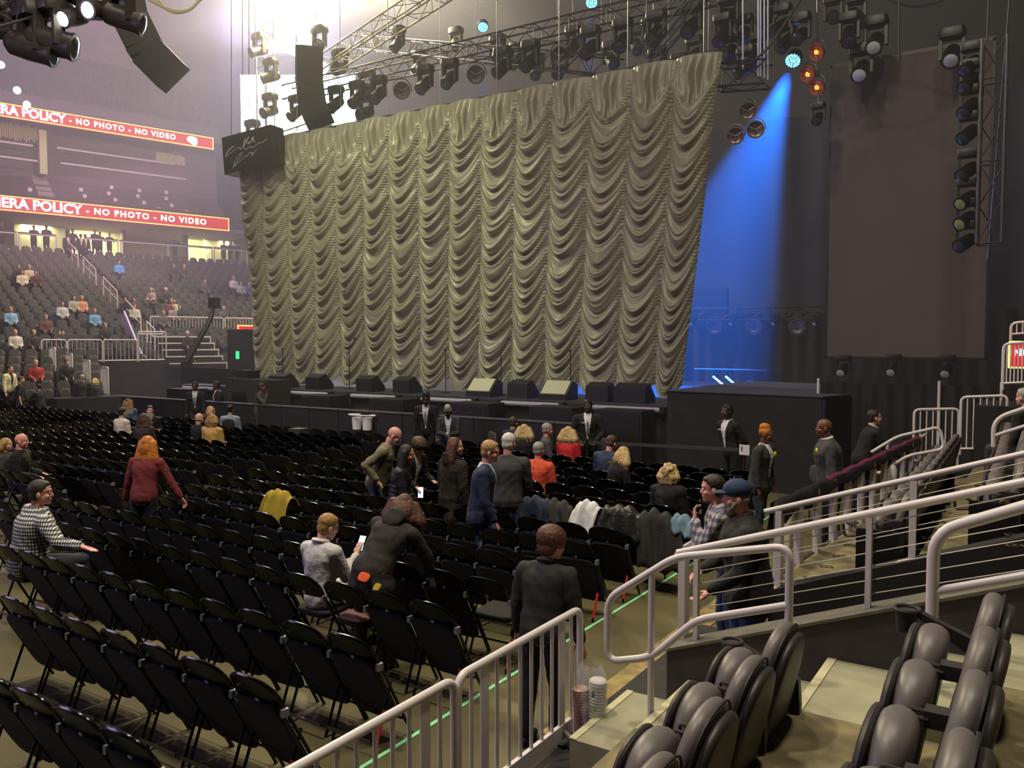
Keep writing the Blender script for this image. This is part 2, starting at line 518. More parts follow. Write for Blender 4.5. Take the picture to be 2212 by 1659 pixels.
P = aty(1893, 962, 13.0)
t = thing('stair_handrail', 'slim white handrail beyond the pink-striped cloth, beside the leaning man', 'handrail', (0, 0, 0))
Q = lambda x, y, Y: tuple(aty(x, y, Y))
MB().tube(bend([Q(1882, 977, 12.6), Q(1938, 943, 12.75), Q(2030, 922, 13.0), Q(2040, 970, 13.0), Q(1962, 984, 12.75), Q(1897, 1024, 12.6), Q(1884, 1012, 12.6)], 0.1), 0.022, 8).obj('rail_loop', RAIL, t)
MB().tube([Q(1917, 958, 12.7), Q(1914, 1060, 12.7)], 0.022, 8).obj('post', RAIL, t)
gate('crowd_barrier', 'small white barred gate left of the taller gate at the end of the far stand', aty(1972, 1010, 15.3), aty(2068, 1010, 15.5), 0.98, 7)
gate('crowd_barrier', 'tall white barred gate at the end of the aisle in the far stand', aty(2073, 985, 15.2), aty(2172, 985, 15.2), 0.96, 7)
t = thing('stair_handrail', 'white looped handrail at the right picture edge near the tall gate', 'handrail', (0, 0, 0))
MB().tube(bend([Q(2146, 965, 10.5), Q(2146, 905, 10.5), Q(2225, 878, 10.5)], 0.15), 0.024, 8).obj('rail_loop', RAIL, t)
MB().tube([Q(2146, 942, 10.5), Q(2230, 915, 10.5)], 0.02, 8).obj('mid_rail', RAIL, t)

# ---- near platform barriers (two interlocked sections)
def crowd(label, y0, y1):
    t = thing('crowd_barrier', label, 'barrier', (-2.68, y0, 0.2), 0, 'white barriers along the platform edge')
    w = y1 - y0
    MB().tube(bend([(0, 0, 0.0), (0, 0, 0.87), (0, w, 0.87), (0, w, 0.0)], 0.09, 5), 0.024, 12).obj('frame', RAIL, t)
    MB().box((0, w / 2, 0.10), (0.03, w, 0.10)).obj('bottom_rail', RAIL, t)
    n = 11
    for i in range(1, n):
        y = w * i / n
        if i in (2, n - 2): MB().box((0, y, 0.49), (0.012, 0.075, 0.74)).obj('flat_bar', RAIL, t)
        else: MB().tube([(0, y, 0.12), (0, y, 0.87)], 0.0125, 8).obj('bar', RAIL, t)
    for y in (w * 2 / n, w * (n - 2) / n):
        MB().beam((0, y, 0.12), (0.16, y + 0.04, 0.01), 0.03, 0.012).obj('brace', RAIL, t)
        MB().beam((-0.02, y, 0.01), (0.24, y + 0.03, 0.01), 0.05, 0.014).obj('foot', BLKM, t)
    return t


crowd('white crowd barrier section beside the cup stack and the dark jacket woman', 3.57, 4.98)
crowd('white crowd barrier section nearest the camera at the bottom edge', 2.15, 3.54)

# cups in a clear sleeve
P = atz(1280, 1618, 0.2)
t = thing('cup_stack', 'clear sleeve of stacked white paper cups standing beside the white barrier', 'cups', (P.x, P.y, 0.2))
pr = []
for i in range(22):
    z = 0.0 + i * 0.021
    pr += [(0.050, z), (0.060, z + 0.017)]
pr += [(0.046, 0.47), (0.001, 0.471)]
PAP = mat('white paper cup', (228, 224, 226), 0.6)
MB().lathe(pr, (0.02, 0, 0.01), (0.03, 0.02, 1), 20).obj('paper_cups', PAP, t)
MB().lathe([(r * 0.95, z * 0.82) for r, z in pr], (-0.06, -0.035, 0.03), (-0.04, 0, 1), 18).obj('paper_cups', mat('kraft pink paper cup', (196, 160, 150), 0.6), t)
q = MB()
V, F = [], []
for i in range(27):
    z = 0.022 * i
    tw = max(0, (i - 21) / 6)
    for j in range(28):
        a = 2 * PI * j / 28
        rr = (0.082 + 0.012 * noise.noise(Vector((math.cos(a) * 2, math.sin(a) * 2, z * 22)))) * (1 - 0.45 * tw) + 0.018 * tw * math.sin(j * 2.1)
        V.append((-0.012 + rr * 1.35 * math.cos(a), rr * math.sin(a), z))
for i in range(26):
    F += [(i * 28 + j, i * 28 + (j + 1) % 28, (i + 1) * 28 + (j + 1) % 28, (i + 1) * 28 + j) for j in range(28)]
q.add(V, F)
q.obj('plastic_sleeve', mat('clear wrap', (235, 232, 240), 0.25, alpha=0.28), t, 80)
def text(body, name, loc, rot, size, m, parent=None, ext=0.0, off=0.0, ax='CENTER', sx=1.0, sp=1.0, width=None):
    cu = bpy.data.curves.new(name, 'FONT')
    cu.body, cu.size, cu.extrude, cu.offset = body, size, ext, off
    cu.align_x, cu.align_y, cu.space_character, cu.resolution_u = ax, 'CENTER', sp, 3
    tmp = bpy.data.objects.new('tmp', cu)
    C.objects.link(tmp)
    me = bpy.data.meshes.new_from_object(tmp.evaluated_get(bpy.context.evaluated_depsgraph_get()))
    bpy.data.objects.remove(tmp)
    me.name = name
    me.materials.clear(); me.materials.append(m)
    o = bpy.data.objects.new(name, me)
    C.objects.link(o)
    o.location, o.rotation_euler = loc, rot
    if width:
        xs_ = [v.co.x for v in me.vertices]
        sx = width / (max(xs_) - min(xs_))
    o.scale = (sx, 1, 1)
    if parent is not None: o.parent = parent
    return o


o = text('25', 'printed_number', (0.045, -0.084, 0.31), (PI / 2, 0, 0.2), 0.055, mat('green print', (70, 160, 70), 0.6), t, 0.001)
MB().ell((0.045, -0.083, 0.41), (0.012, 0.002, 0.02)).obj('printed_leaf', mat('teal print', (60, 130, 120), 0.6), t)

# ---- near padded stadium seats (face -X)
def seat_proto():
    t = thing('stadium_seat', 'x', 'seat', (0, 0, -50))
    Mx = Matrix.Rotation(R(90), 3, 'Z')            # slab normal along x
    tilt = Matrix.Rotation(R(13), 3, 'Y')
    bk = MB().slab((0.0, 0, 0.55), 0.47, 0.64, 0.085, tilt @ Mx, 2.7, 0.72, 48).obj('backrest', VINYL, t)
    MB().slab((0.052, 0, 0.50), 0.45, 0.66, 0.05, tilt @ Mx, 2.7, 0.85, 48).obj('shell', VINYLD, bk)
    rim = []
    for j in range(24):
        a = 2 * PI * j / 24
        ca, sa = math.cos(a), math.sin(a)
        v = Vector((0.238 * math.copysign(abs(ca) ** 0.74, ca), 0.03, 0.322 * math.copysign(abs(sa) ** 0.74, sa)))
        rim.append(Vector((0.0, 0, 0.55)) + (tilt @ Mx) @ Vector((v.x, -v.y, v.z)))
    MB().tube(rim, 0.006, 5, closed=True).obj('piping', PIPE, bk)
    t2 = Matrix.Rotation(R(9), 3, 'Y')
    st = MB().slab((-0.19, 0, 0.46), 0.44, 0.46, 0.13, t2 @ Mx, 2.4, 0.55, 44).obj('seat_pad', VINYL, t)
    MB().slab((-0.27, 0, 0.455), 0.43, 0.45, 0.04, t2 @ Mx, 2.7, 0.8).obj('seat_shell', VINYLD, st)
    a = MB().box((-0.03, -0.265, 0.60), (0.15, 0.075, 0.06)).box((0.03, -0.265, 0.42), (0.06, 0.04, 0.38)).obj('armrest', VINYLD, t)
    MB().tube(bend([(-0.09, -0.30, 0.60), (-0.18, -0.30, 0.60), (-0.14, -0.29, 0.48), (-0.14, -0.24, 0.48), (-0.18, -0.23, 0.60), (-0.09, -0.23, 0.60)], 0.02, 3), 0.008, 6).obj('cup_holder', VINYLD, a)
    MB().box((0.05, -0.265, 0.14), (0.07, 0.05, 0.28)).box((0.0, -0.265, 0.01), (0.3, 0.07, 0.02)).obj('stanchion', BLKM, t)
    return t


ns = seat_proto()
KIDS[ns.name] = list(ns.children)
for c_ in ns.children: KIDS[c_.name] = list(c_.children)
first = True
NEARSEATS = 0
SEATS = []
def put_seat(loc, rz, label, group):
    global first, NEARSEATS
    NEARSEATS += 1
    global SEATS
    if first:
        ns.location = loc; ns.rotation_euler = (0, 0, rz); ns['label'] = label; ns['group'] = group
        first = False
        SEATS.append(ns)
        return ns
    SEATS.append(dup(ns, loc, rz, label, group))


sp = 0.545
for k in range(5):
    put_seat((-1.14, 4.12 - 0.53 * k, 0.64), 0, 'charcoal padded stadium seat, %s from the stair handrail in the front near row' % ORD[k + 1], 'padded seats beside the camera')
for k in range(5):
    put_seat((-0.24, 4.0 - 0.50 * k, 0.97), 0, 'charcoal padded stadium seat, %s from the dark wall in the row at the right corner' % ORD[k + 1], 'padded seats beside the camera')
for row, (x, z, y0, n) in enumerate(((-1.14, 0.65, 8.45, 12), (-0.24, 1.0, 8.45, 13), (0.66, 1.34, 8.6, 12))):
    for k in range(n):
        P = (x - 0.01 * k, y0 + 0.52 * k, z)
        if pix(P)[0] > 2300: continue
        put_seat(P, 0, 'dark padded seat beyond the passage, %s from the passage in its %s row' % (ORD[k + 1], ORD[row + 1]), 'padded seats beyond the passage')
# end armrests and end panels belong to the end seats of the rows
for st_, rx, rz_ in ((SEATS[0], -0.28, 0.63), (SEATS[5], -0.30, 0.67)):
    q = MB()
    y = 0.265
    q.prism([(0.09, 0.36), (0.08, rz_ - 0.13), (rx + 0.05, rz_), (rx + 0.05, rz_ - 0.03), (-0.04, rz_ - 0.16), (-0.02, 0.3), (0.0, 0.0), (0.07, 0.0)], y - 0.025, y + 0.025, 'y')
    arm = q.obj('end_armrest', VINYLD, st_)
    ring = [(rx + 0.055 * math.cos(a), y + 0.055 * math.sin(a), rz_) for a in np.linspace(0, 2 * PI, 17)[:-1]]
    MB().tube(ring, 0.009, 6, closed=True).lathe([(0.055, 0.0), (0.045, -0.1), (0.001, -0.1)], (rx, y, rz_ - 0.005), (0, 0, 1), 14).obj('cup_holder', VINYLD, arm)
for st_, s_ in ((SEATS[10], 'AA'), (SEATS[22], 'BB')):
    pn_ = MB().box((-0.14, -0.40, 0.28), (0.36, 0.04, 0.54)).obj('end_panel', mat('black end panel', (20, 18, 24), 0.5), st_)
    text(s_, 'row_letters', (-0.2, -0.424, 0.12), (PI / 2, 0, 0), 0.07, WHITE, pn_, 0.001)
    MB().tube(bend([(-0.3, -0.4, 0.55), (-0.44, -0.4, 0.6), (-0.42, -0.4, 0.46), (-0.3, -0.4, 0.48)], 0.03), 0.012, 6).obj('cup_holder', VINYLD, pn_)

# ================================================================== STAGE
DECK = mat('stage deck', (48, 46, 56), 0.6, noise_=0.15, nscale=2)
DZ = 1.5
b = MB().box((-13.5, 23.4, DZ - 0.05), (22, 12.4, 0.1))
struct(b, 'floor_stage_deck', DECK)
struct(MB().box((-15.6, 17.22, 0.72), (17.8, 0.06, 1.44)), 'wall_stage_front', BLK)
struct(MB().box((-27.2, 19.5, 0.2), (5.2, 5.0, 0.4)), 'floor_side_platform', BLK)
for k in range(7):
    x = -24.2 + 2.55 * k
    q = thing('light_bar', 'grey tubular light bar along the stage edge, %s from the left end' % ORD[k + 1], 'light', (x, 17.1, DZ - 0.1), 0, 'light bars along the stage edge')
    MB().tube([(0, 0, 0), (1.7, 0, 0)], 0.06, 10).obj('tube', mat('frosted grey tube', (150, 148, 158), 0.4), q)
    for xx in (-0.05, 1.75): MB().box((xx, 0, 0), (0.12, 0.16, 0.16)).obj('end_cap', BLKM, q)
# subwoofers in front of the stage, below the deck
for k, x in enumerate((-23.4, -20.2, -17.2, -14.6, -11.9, -9.6, -7.9)):
    P = (x, 16.7, 0)
    t = thing('subwoofer', 'black subwoofer cabinet below the stage edge, %s from the left' % ORD[k + 1], 'speaker', P, 0, 'subwoofers below the stage')
    MB().box((0, 0, 0.72), (1.15, 0.7, 1.4)).obj('cabinet', mat('black speaker paint', (20, 19, 21), 0.6), t)
    MB().box((0, -0.36, 0.72), (1.05, 0.02, 1.3)).obj('grille', mat('black grille', (14, 13, 15), 0.5), t)
# pit barricade
for k in range(16):
    x = -24.2 + 1.06 * k
    t = thing('stage_barricade', 'black stage barricade panel with ledge, %s from the left end' % ORD[k + 1] if k else 'black stage barricade panel with ledge at the left end of the line', 'barricade', (x, 15.25, 0), 0, 'barricade panels before the stage')
    MB().box((0, 0, 0.6), (1.03, 0.04, 1.15)).obj('panel', mat('barricade skin', (32, 30, 33), 0.5), t)
    MB().box((0, 0.08, 1.19), (1.04, 0.22, 0.03)).tube([(-0.51, -0.02, 1.19), (0.51, -0.02, 1.19)], 0.022, 8).obj('ledge', mat('barricade edge', (70, 68, 72), 0.4), t)
MBX = mat('wedge grille', (88, 88, 78), 0.6)
def wedge(px, py, lab, s=1.0, rz=0.0, m=None):
    if 'pale-topped' in lab: rz, m = PI, mat('pale monitor grille', (168, 165, 140), 0.6)
    P = aty(px, py, 17.75)
    t = thing('stage_monitor', lab, 'speaker', (P.x, 17.75, DZ), rz, 'floor monitors on the stage edge')
    s *= 0.7 if s > 1.12 else 0.62
    w = 0.95 * s
    MB().prism([(-0.28, 0), (0.3, 0), (0.30, 0.14), (-0.02, 0.46), (-0.28, 0.36)], -w / 2, w / 2, 'x').obj('cabinet', BLKM, t)
    MB().beam((0, 0.15, 0.305), (0, 0.151, 0.3051), 0.01, 0.01).obj('handle', BLKM, t)
    q = MB()
    V = [(-w / 2 + .04, 0.0, 0.465), (w / 2 - .04, 0.0, 0.465), (w / 2 - .04, 0.30, 0.165), (-w / 2 + .04, 0.30, 0.165)][::-1]
    V2 = [(a, b_, c_ - 0.02) for a, b_, c_ in V]
    q.add(V + V2, [(0, 1, 2, 3), (7, 6, 5, 4), (0, 4, 5, 1), (1, 5, 6, 2), (2, 6, 7, 3), (3, 7, 4, 0)])
    q.obj('grille', m or MBX, t)
for a in ((615, 838, 'wedge monitor speaker at the left end of the stage edge', 1.1), (690, 846, 'small dark wedge monitor right of the leftmost one on the stage'), (800, 846, 'dark wedge monitor in front of the curtain left of the standing guard'),
          (880, 848, 'wedge monitor beside the tall young guard'), (1047, 855, 'pale-topped wedge monitor left of the guard in the grey tie', 1.15), (1130, 862, 'dark equipment wedge between the two pale monitors'),
          (1207, 864, 'pale-topped wedge monitor just left of the guard in the grey tie', 1.15), (1300, 868, 'low dark wedge right of the guard in the grey tie'), (1370, 872, 'dark monitor at the right end of the stage edge', 1.2)):
    wedge(*a)
for k, (px, l) in enumerate(((612, 'leftmost'), (755, 'second from the left'), (963, 'third from the left'), (1082, 'second from the right'), (1232, 'rightmost'))):
    P = aty(px, 850, 18.3)
    t = thing('microphone_stand', 'thin black microphone stand before the curtain, %s one' % l, 'microphone stand', (P.x, 18.3, DZ), 0, 'microphone stands')
    MB().lathe([(0.14, 0), (0.14, 0.02), (0.02, 0.03)], n=14).obj('base', BLKM, t)
    MB().tube([(0, 0, 0), (0, 0, 1.15)], 0.014, 6).obj('pole', BLKM, t)
    if k in (1, 3): MB().tube([(-0.1, 0, 1.0), (0.25, 0, 1.5)], 0.01, 6).obj('boom', BLKM, t)
    z = 1.52 if k in (1, 3) else 1.2
    MB().ell((0.26 if k in (1, 3) else 0, -0.02, z), (0.03, 0.03, 0.05)).obj('microphone', BLKM, t)

# ---- the swagged curtain
def curtain():
    xt0, xt1, xb0, xb1 = -24.05, -6.72, -23.15, -7.62
    NC, NU, NV = 15, 30, 520
    yc = 19.45
    rn = np.random.RandomState(3)
    bw = np.array([0.68] + [1.0] * 13 + [0.68]); bcum = np.concatenate([[0], np.cumsum(bw)]) / bw.sum()
    tcum = np.arange(NC + 1) / NC
    u = np.arange(NC * NU + 1) / NU
    ci = np.minimum(u.astype(int), NC - 1)
    t = u - ci
    v = np.linspace(0, 1, NV)[:, None]
    xt = xt0 + (xt1 - xt0) * (tcum[ci] + t * (tcum[ci + 1] - tcum[ci]))
    xb = xb0 + (xb1 - xb0) * (bcum[ci] + t * (bcum[ci + 1] - bcum[ci]))
    X = xt * (1 - v) + xb * v
    ztop = 9.78
    s = 1 - np.abs(2 * t - 1) ** 1.85
    zb = DZ + 0.02 + 0.34 * (1 - s)
    Z = ztop + (zb - ztop) * v
    period = 0.42
    phs = np.cumsum(rn.uniform(-0.5, 0.5, NC + 1)); ph0 = phs[ci] * (1 - t) + phs[ci + 1] * t
    ph1 = rn.uniform(-0.35, 0.35, NC)
    sag = 0.76 + 0.08 * rn.uniform(-1, 1, NC)[ci]
    sagv = sag + 0 * v
    arg = (ztop - Z - sagv * s) / period + ph0
    arg = arg + 0.20 * np.sin(arg * 1.7 + u * 1.1) + 0.09 * np.sin(arg * 4.1 + u * 0.9) + 0.12 * np.sin(PI * t) * np.sin(arg * 2.6 + ci)
    fr = arg - np.floor(arg)
    prof = np.where(fr < 0.72, np.sin(fr / 0.72 * PI / 2) ** 1.1, np.cos((fr - 0.72) / 0.28 * PI / 2) ** 0.8)
    fr2 = (arg * 3.0 + 0.8 * np.sin(arg)) % 1.0
    fr4 = (arg * 2.0 + 0.5 * np.sin(arg * 0.8 + ci) + 0.3) % 1.0
    p4 = np.where(fr4 < 0.7, np.sin(fr4 / 0.7 * PI / 2), np.cos((fr4 - 0.7) / 0.3 * PI / 2))
    p2 = np.sin(fr2 * PI)
    midw = np.sin(PI * t) ** 0.6
    edge = 1 - midw
    fine = np.sin((arg * 5.0) * 2 * PI)
    swag = (0.150 * prof + 0.060 * p4) * (0.10 + 0.90 * np.sin(PI * t) ** 0.85) + 0.038 * p2 * (0.45 + 0.55 * edge) + 0.014 * np.sin(arg * 10 * PI + 5 * t) * (0.5 + edge)
    pl = 0.055 * np.sin(2 * PI * (t * 5.5 + 0.15 * np.sin(v * 30))) * np.exp(-((t - 0.5) / 0.33) ** 2) + 0.02 * np.sin(2 * PI * t * 11 + 2)
    hw = 0.28 + 0.95 * s                                    # valance: pleats fan out of the top of every swag
    d = ztop - Z
    w = np.clip((d - hw + 0.12) / 0.24, 0, 1)
    w = w * w * (3 - 2 * w)
    bulge = 0.20 * np.sin(PI * t) ** 0.7
    ns_ = 0.03 * np.sin(X * 1.9 + Z * 1.1) + 0.02 * np.sin(X * 5.1 - Z * 2.3)
    wild = 0.05 * (np.sin(Z * 0.9 + ci * 1.9) + 0.5 * np.sin(Z * 2.0 + ci)) * midw
    Y = yc - (swag * w + 2.0 * pl * (1 - w) * np.clip(d * 2.5, 0.1, 1) + bulge + ns_ + wild * w)
    V = np.stack([X + 0 * Y, Y, Z + 0 * Y], -1).reshape(-1, 3)
    W = X.shape[1]
    i = np.arange(NV - 1)[:, None] * W + np.arange(W - 1)[None, :]
    Fq = np.stack([i, i + W, i + W + 1, i + 1], -1).reshape(-1, 4)
    me = bpy.data.meshes.new('curtain')
    me.vertices.add(len(V)); me.vertices.foreach_set('co', V.ravel())
    me.loops.add(Fq.size); me.loops.foreach_set('vertex_index', Fq.ravel())
    me.polygons.add(len(Fq)); me.polygons.foreach_set('loop_start', np.arange(0, Fq.size, 4)); me.polygons.foreach_set('loop_total', np.full(len(Fq), 4))
    me.polygons.foreach_set('use_smooth', np.ones(len(Fq), bool))
    me.update(calc_edges=True); me.validate()
    m = mat('olive gold satin', (120, 116, 100), 0.4, noise_=0.08, nscale=30)
    m.node_tree.nodes['Principled BSDF'].inputs['Sheen Weight'].default_value = 0.2
    me.materials.append(m)
    o = bpy.data.objects.new('swagged_curtain', me)
    C.objects.link(o)
    tag(o, 'huge olive-gold satin curtain gathered in swags, hanging in front of the stage', 'curtain')
    return o


curtain()
t = thing('curtain_pipe', 'long thin pipe carrying the top of the swagged curtain', 'pipe', (-24.2, 19.5, 9.82))
MB().tube([(0, 0, 0), (17.6, 0, 0)], 0.045, 8).obj('pipe', BLKM, t)
for k in range(9): MB().tube([(1 + 2 * k, 0, 0), (1 + 2 * k, 0, 9)], 0.012, 4).obj('hanging_wire', STEEL, t)

# right-hand covered riser, drapes, screen, backdrop
t = thing('covered_riser', 'large black cloth-covered riser right of the stage', 'riser', (0, 0, 0))
DT = mat('blue grey top cloth', (58, 58, 72), 0.9)  # top cloth paler and bluer than the sides
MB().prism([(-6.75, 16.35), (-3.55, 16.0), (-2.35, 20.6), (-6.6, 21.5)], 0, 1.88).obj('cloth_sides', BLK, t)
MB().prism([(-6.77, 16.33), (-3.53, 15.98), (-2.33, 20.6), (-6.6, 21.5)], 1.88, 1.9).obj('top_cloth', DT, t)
MB().prism([(-3.5, 16.05), (-3.47, 16.05), (-2.3, 20.6), (-2.34, 20.6)], 0, 1.86).obj('side_flap', mat('black gloss tape', (26, 24, 30), 0.3), t)
MB().tube([(-3.5, 15.95, 0), (-3.5, 15.95, 1.85)], 0.03, 8).obj('corner_post', mat('blue black pole', (40, 45, 70), 0.3), t)
def drape_wall(name, label, x0, x1, Y, z0, z1, m, amp=0.05, lam=0.28, cat='drape', grp=None):
    n = int((x1 - x0) / lam * 8)
    q = MB()
    V, F = [], []
    for i in range(n + 1):
        x = x0 + (x1 - x0) * i / n
        dy = amp * math.sin(2 * PI * (x / lam)) + amp * 0.6 * math.sin(x * 5.1)
        V += [(x, Y + dy, z0), (x, Y + dy * 0.7, z1), (x, Y + dy * 0.7 + 0.02, z1), (x, Y + dy + 0.02, z0)]
    for i in range(n):
        F += [(4 * i + j, 4 * i + 4 + j, 4 * i + 4 + (j + 1) % 4, 4 * i + (j + 1) % 4) for j in range(4)]
    q.add(V, F)
    return tag(q.obj(name, m, None, 70), label, cat, grp)


xs = [aty(x, 900, 17).x for x in (1768, 2028, 2162, 2330)]
for k in range(3):
    drape_wall('pipe_drape', ['wide black pleated drape between the two upright poles, behind the leaning man', 'black pleated drape right of the second upright pole', 'black pleated drape at the right picture edge'][k],
               xs[k] + 0.03, xs[k + 1] - 0.03, 17, 0.0, 2.13, BLK, grp='black pleated drapes')
for k in range(3):
    tag(MB().tube([(xs[k], 16.93, 0.9 if k < 1 else 0), (xs[k], 16.93, 2.2)], 0.025, 8).lathe([(0.12, 0), (0.12, 0.02), (0.03, 0.03)], (xs[k], 16.93, 0), n=12).obj('drape_pole', RAIL),
        'white upright pole of the black drapes, %s from the left' % ORD[k + 1], 'pole', 'white drape poles')
b0, b1 = aty(1788, 700, 22), aty(2128, 700, 22)
t = thing('side_screen', 'tall brownish projection screen hanging right of the curtain', 'screen', (b0.x, 22, 2.55))
w = b1.x - b0.x
MB().box((w / 2, 0, 3.6), (w, 0.05, 7.2)).obj('fabric', mat('taupe scrim', (88, 80, 78), 0.9, noise_=0.06, nscale=0.6), t)
MB().box((w / 2, 0.03, 7.23), (w + 0.1, 0.1, 0.1)).box((w / 2, 0.03, -0.02), (w + 0.1, 0.1, 0.06)).box((-0.03, 0.03, 3.6), (0.05, 0.1, 7.3)).box((w + 0.03, 0.03, 3.6), (0.05, 0.1, 7.3)).obj('frame', BLKM, t)
tag(drape_wall('backdrop', 'huge dark cyclorama cloth behind the stage right of the curtain', -13, 8, 29, 3.6, aty(1650, 262, 29).z, mat('slate cyclorama', (48, 49, 64), 0.9), 0.03, 1.5, 'backdrop'))
tag(drape_wall('backdrop', 'black masking cloth below the cyclorama at the back of the stage', -13, 10, 28.6, 1.4, 3.9, BLK, 0.05, 0.5, 'backdrop'))
tag(MB().box((aty(1520, 660, 28).x, 28.3, 4.1), (1.5, 0.3, 1.4)).obj('equipment_case', BLKM), 'black case high behind the curtain edge, above the round lamps', 'case')

# ================================================================== FOLDING CHAIRS ON THE FLOOR
# local frame: back at y=0, sitter faces +y
def chair_proto(down=False, far=False):
    t = thing('folding_chair', 'x', 'chair', (0, 0, -50))
    n = 6 if far else 8
    def hy(z): return 0.46 * (0.84 - z) / 0.84
    hoop = [(-0.222, hy(0), 0), (-0.222, hy(0.66), 0.66)]
    for a in np.linspace(PI, 0, 9 if far else 13):
        hoop.append((0.222 * math.copysign(abs(math.cos(a)) ** 0.75, math.cos(a)), hy(0.70 + 0.135 * abs(math.sin(a)) ** 0.8), 0.70 + 0.13 * abs(math.sin(a)) ** 0.8))
    hoop += [(0.222, hy(0.66), 0.66), (0.222, hy(0), 0)]
    f = MB().tube(hoop, 0.0125, n)
    f.tube([(-0.224, hy(.14), .14), (0.224, hy(.14), .14)], 0.009, 6)
    f.obj('frame', GLOSS, t)
    q = MB()
    V, F = [], []
    cols = 10
    for i in range(cols + 1):
        x = -0.21 + 0.42 * i / cols
        zt = 0.70 + 0.127 * (1 - abs(x / 0.222) ** 2.7) ** 0.55
        cv = 0.020 * (1 - (x / 0.21) ** 2)
        for z in (0.625, 0.66, zt - 0.02 if zt - 0.02 > 0.67 else 0.67, zt):
            V.append((x, hy(z) - cv - 0.004, z))
        for z in (zt, 0.625):
            V.append((x, hy(z) - cv + 0.006, z))
    for i in range(cols):
        for j in range(6):
            F.append((6 * i + j, 6 * i + (j + 1) % 6, 6 * i + 6 + (j + 1) % 6, 6 * i + 6 + j))
    F += [tuple(range(6))[::-1], tuple(6 * cols + j for j in range(6))]
    q.add(V, F)
    q.lathe([(0.019, 0), (0.017, 0.004), (0.001, 0.004)], (0, hy(0.655) - 0.026, 0.655), (0, -1, -0.3), 8, m=1)
    q.obj('backrest', [PANEL, mat('grey rivet', (190, 188, 195), 0.4)], t)
    if down:
        M = Matrix.Rotation(R(93), 3, 'X')
        MB().slab((0, 0.33, 0.455), 0.41, 0.42, 0.05, M, 5, 0.9, 20).obj('seat', FAB, t)
    else:
        M = Matrix.Rotation(R(28.7), 3, 'X')
        MB().slab((0, 0.205, 0.395), 0.45, 0.575, 0.045, M, 6, 0.9, 16 if far else 24).obj('seat', FAB, t)
    for sx in (-1, 1):
        MB().tube([(sx * 0.203, 0.25, 0.46), (sx * 0.203, 0.07, 0.0)], 0.011, n).obj('leg', GLOSS, t)
    if not far:
        MB().box((0.0, 0.02, 0.11), (0.41, 0.012, 0.02)).obj('cross_bar', STEEL, t)
        MB().box((0.24, 0.09, 0.63), (0.03, 0.05, 0.05)).obj('row_clip', mat('grey clip', (120, 118, 128), 0.5), t)
    KIDS[t.name] = list(t.children)
    for c_ in t.children: KIDS[c_.name] = []
    return t


CH_UP, CH_DN, CH_FAR = chair_proto(), chair_proto(True), chair_proto(False, True)
ROWS = [1.62, 2.47, 3.33, 4.18, 5.08, 5.87, 6.71, 7.49, 8.25, 9.0, 9.8, 10.52, 11.2, 11.95, 12.6, 13.2, 14.03]
PX = 0.485
chairs = []
for r, Y in enumerate(ROWS):
    for blk, (x0, n) in enumerate(((-4.13, 15 if r > 5 else 16), (-12.82, 19), (-23.2, 17))):
        if r == 16 and blk == 0: x0, n = -6.87, 9
        for i in range(n):
            X = x0 - PX * i
            a = pix((X, Y, 0.84))
            if a[2] < 1 or a[0] < -40 or a[0] > 2260 or a[1] > 1700: continue
            chairs.append((a[2], r, blk, i, X, Y))
chairs.sort()
SEATDOWN = set()
FARCH = []
cnt = 0
used = {}
# chairs with the seat down: those with people or a bag on them (filled in by people below)
SITTERS = []


def nearest_chair(x, y):
    return min(chairs, key=lambda c: (c[4] - x) ** 2 + (c[5] + 0.3 - y) ** 2)


def build_chairs():
    global cnt
    redt = None
    rj = random.Random(5)
    for d, r, blk, i, X, Y in chairs:
        if (r, blk, i) in SKIP: continue
        down = (r, blk, i) in SEATDOWN
        if cnt < 300:
            pr = CH_DN if down else (CH_UP if d < 15 else CH_FAR)
            side = 'right block' if blk == 0 else ('middle block' if blk == 1 else 'left block')
            lab = '%s folding chair, %s from the aisle, %s row from the camera%s' % ('lowered black' if down else 'black', ordn(i + 1), ordn(r + 1), '' if blk == 0 else ', middle block')
            z = rj.uniform(-0.03, 0.03)
            dx = rj.uniform(-0.012, 0.012)
            if pr.name not in used:
                used[pr.name] = 1
                pr.location = (X + dx, Y, 0); pr.rotation_euler = (0, 0, z)
                pr['label'] = lab; pr['group'] = 'folding chairs in rows on the floor'
                o = pr
            else: o = dup(pr, (X + dx, Y, 0), z, lab, 'folding chairs in rows on the floor')
            if blk == 0 and i == 0:
                q = MB().tube([(0.203, 0.18, 0.28), (0.203, 0.085, 0.04)], 0.0135, 8) if redt is None else None
                if redt is None:
                    redt = q.obj('tape_wrap', REDT, o)
                    redt['label'] = 'red tape wrapped around the rear leg'
                else:
                    c_ = redt.copy(); C.objects.link(c_); c_.parent = o
            cnt += 1
        else: FARCH.append((X, Y))
    # the rest of the chairs, far off, as one mass
    src = CH_FAR
    V, F, MI = [], [], []
    mats_ = [GLOSS, mat('grey rivet', (150, 148, 155)), FAB]
    base = []
    for ch in KIDS[src.name]:
        me = ch.data
        base.append((np.array([v.co[:] for v in me.vertices]), [tuple(p.vertices) for p in me.polygons], [2 if ch.name.startswith('seat') else p.material_index for p in me.polygons]))
    for X, Y in FARCH:
        for bv, bf, bm in base:
            n = len(V)
            V += [(x + X, y + Y, z) for x, y, z in bv]
            F += [tuple(n + k for k in f) for f in bf]
            MI += bm
    q = MB(); q.v, q.f, q.mi = V, F, MI
    if V: tag(q.obj('folding_chairs', mats_), 'mass of black folding chairs far back on the floor towards the stage', 'chairs', kind='stuff')


SKIP = set()

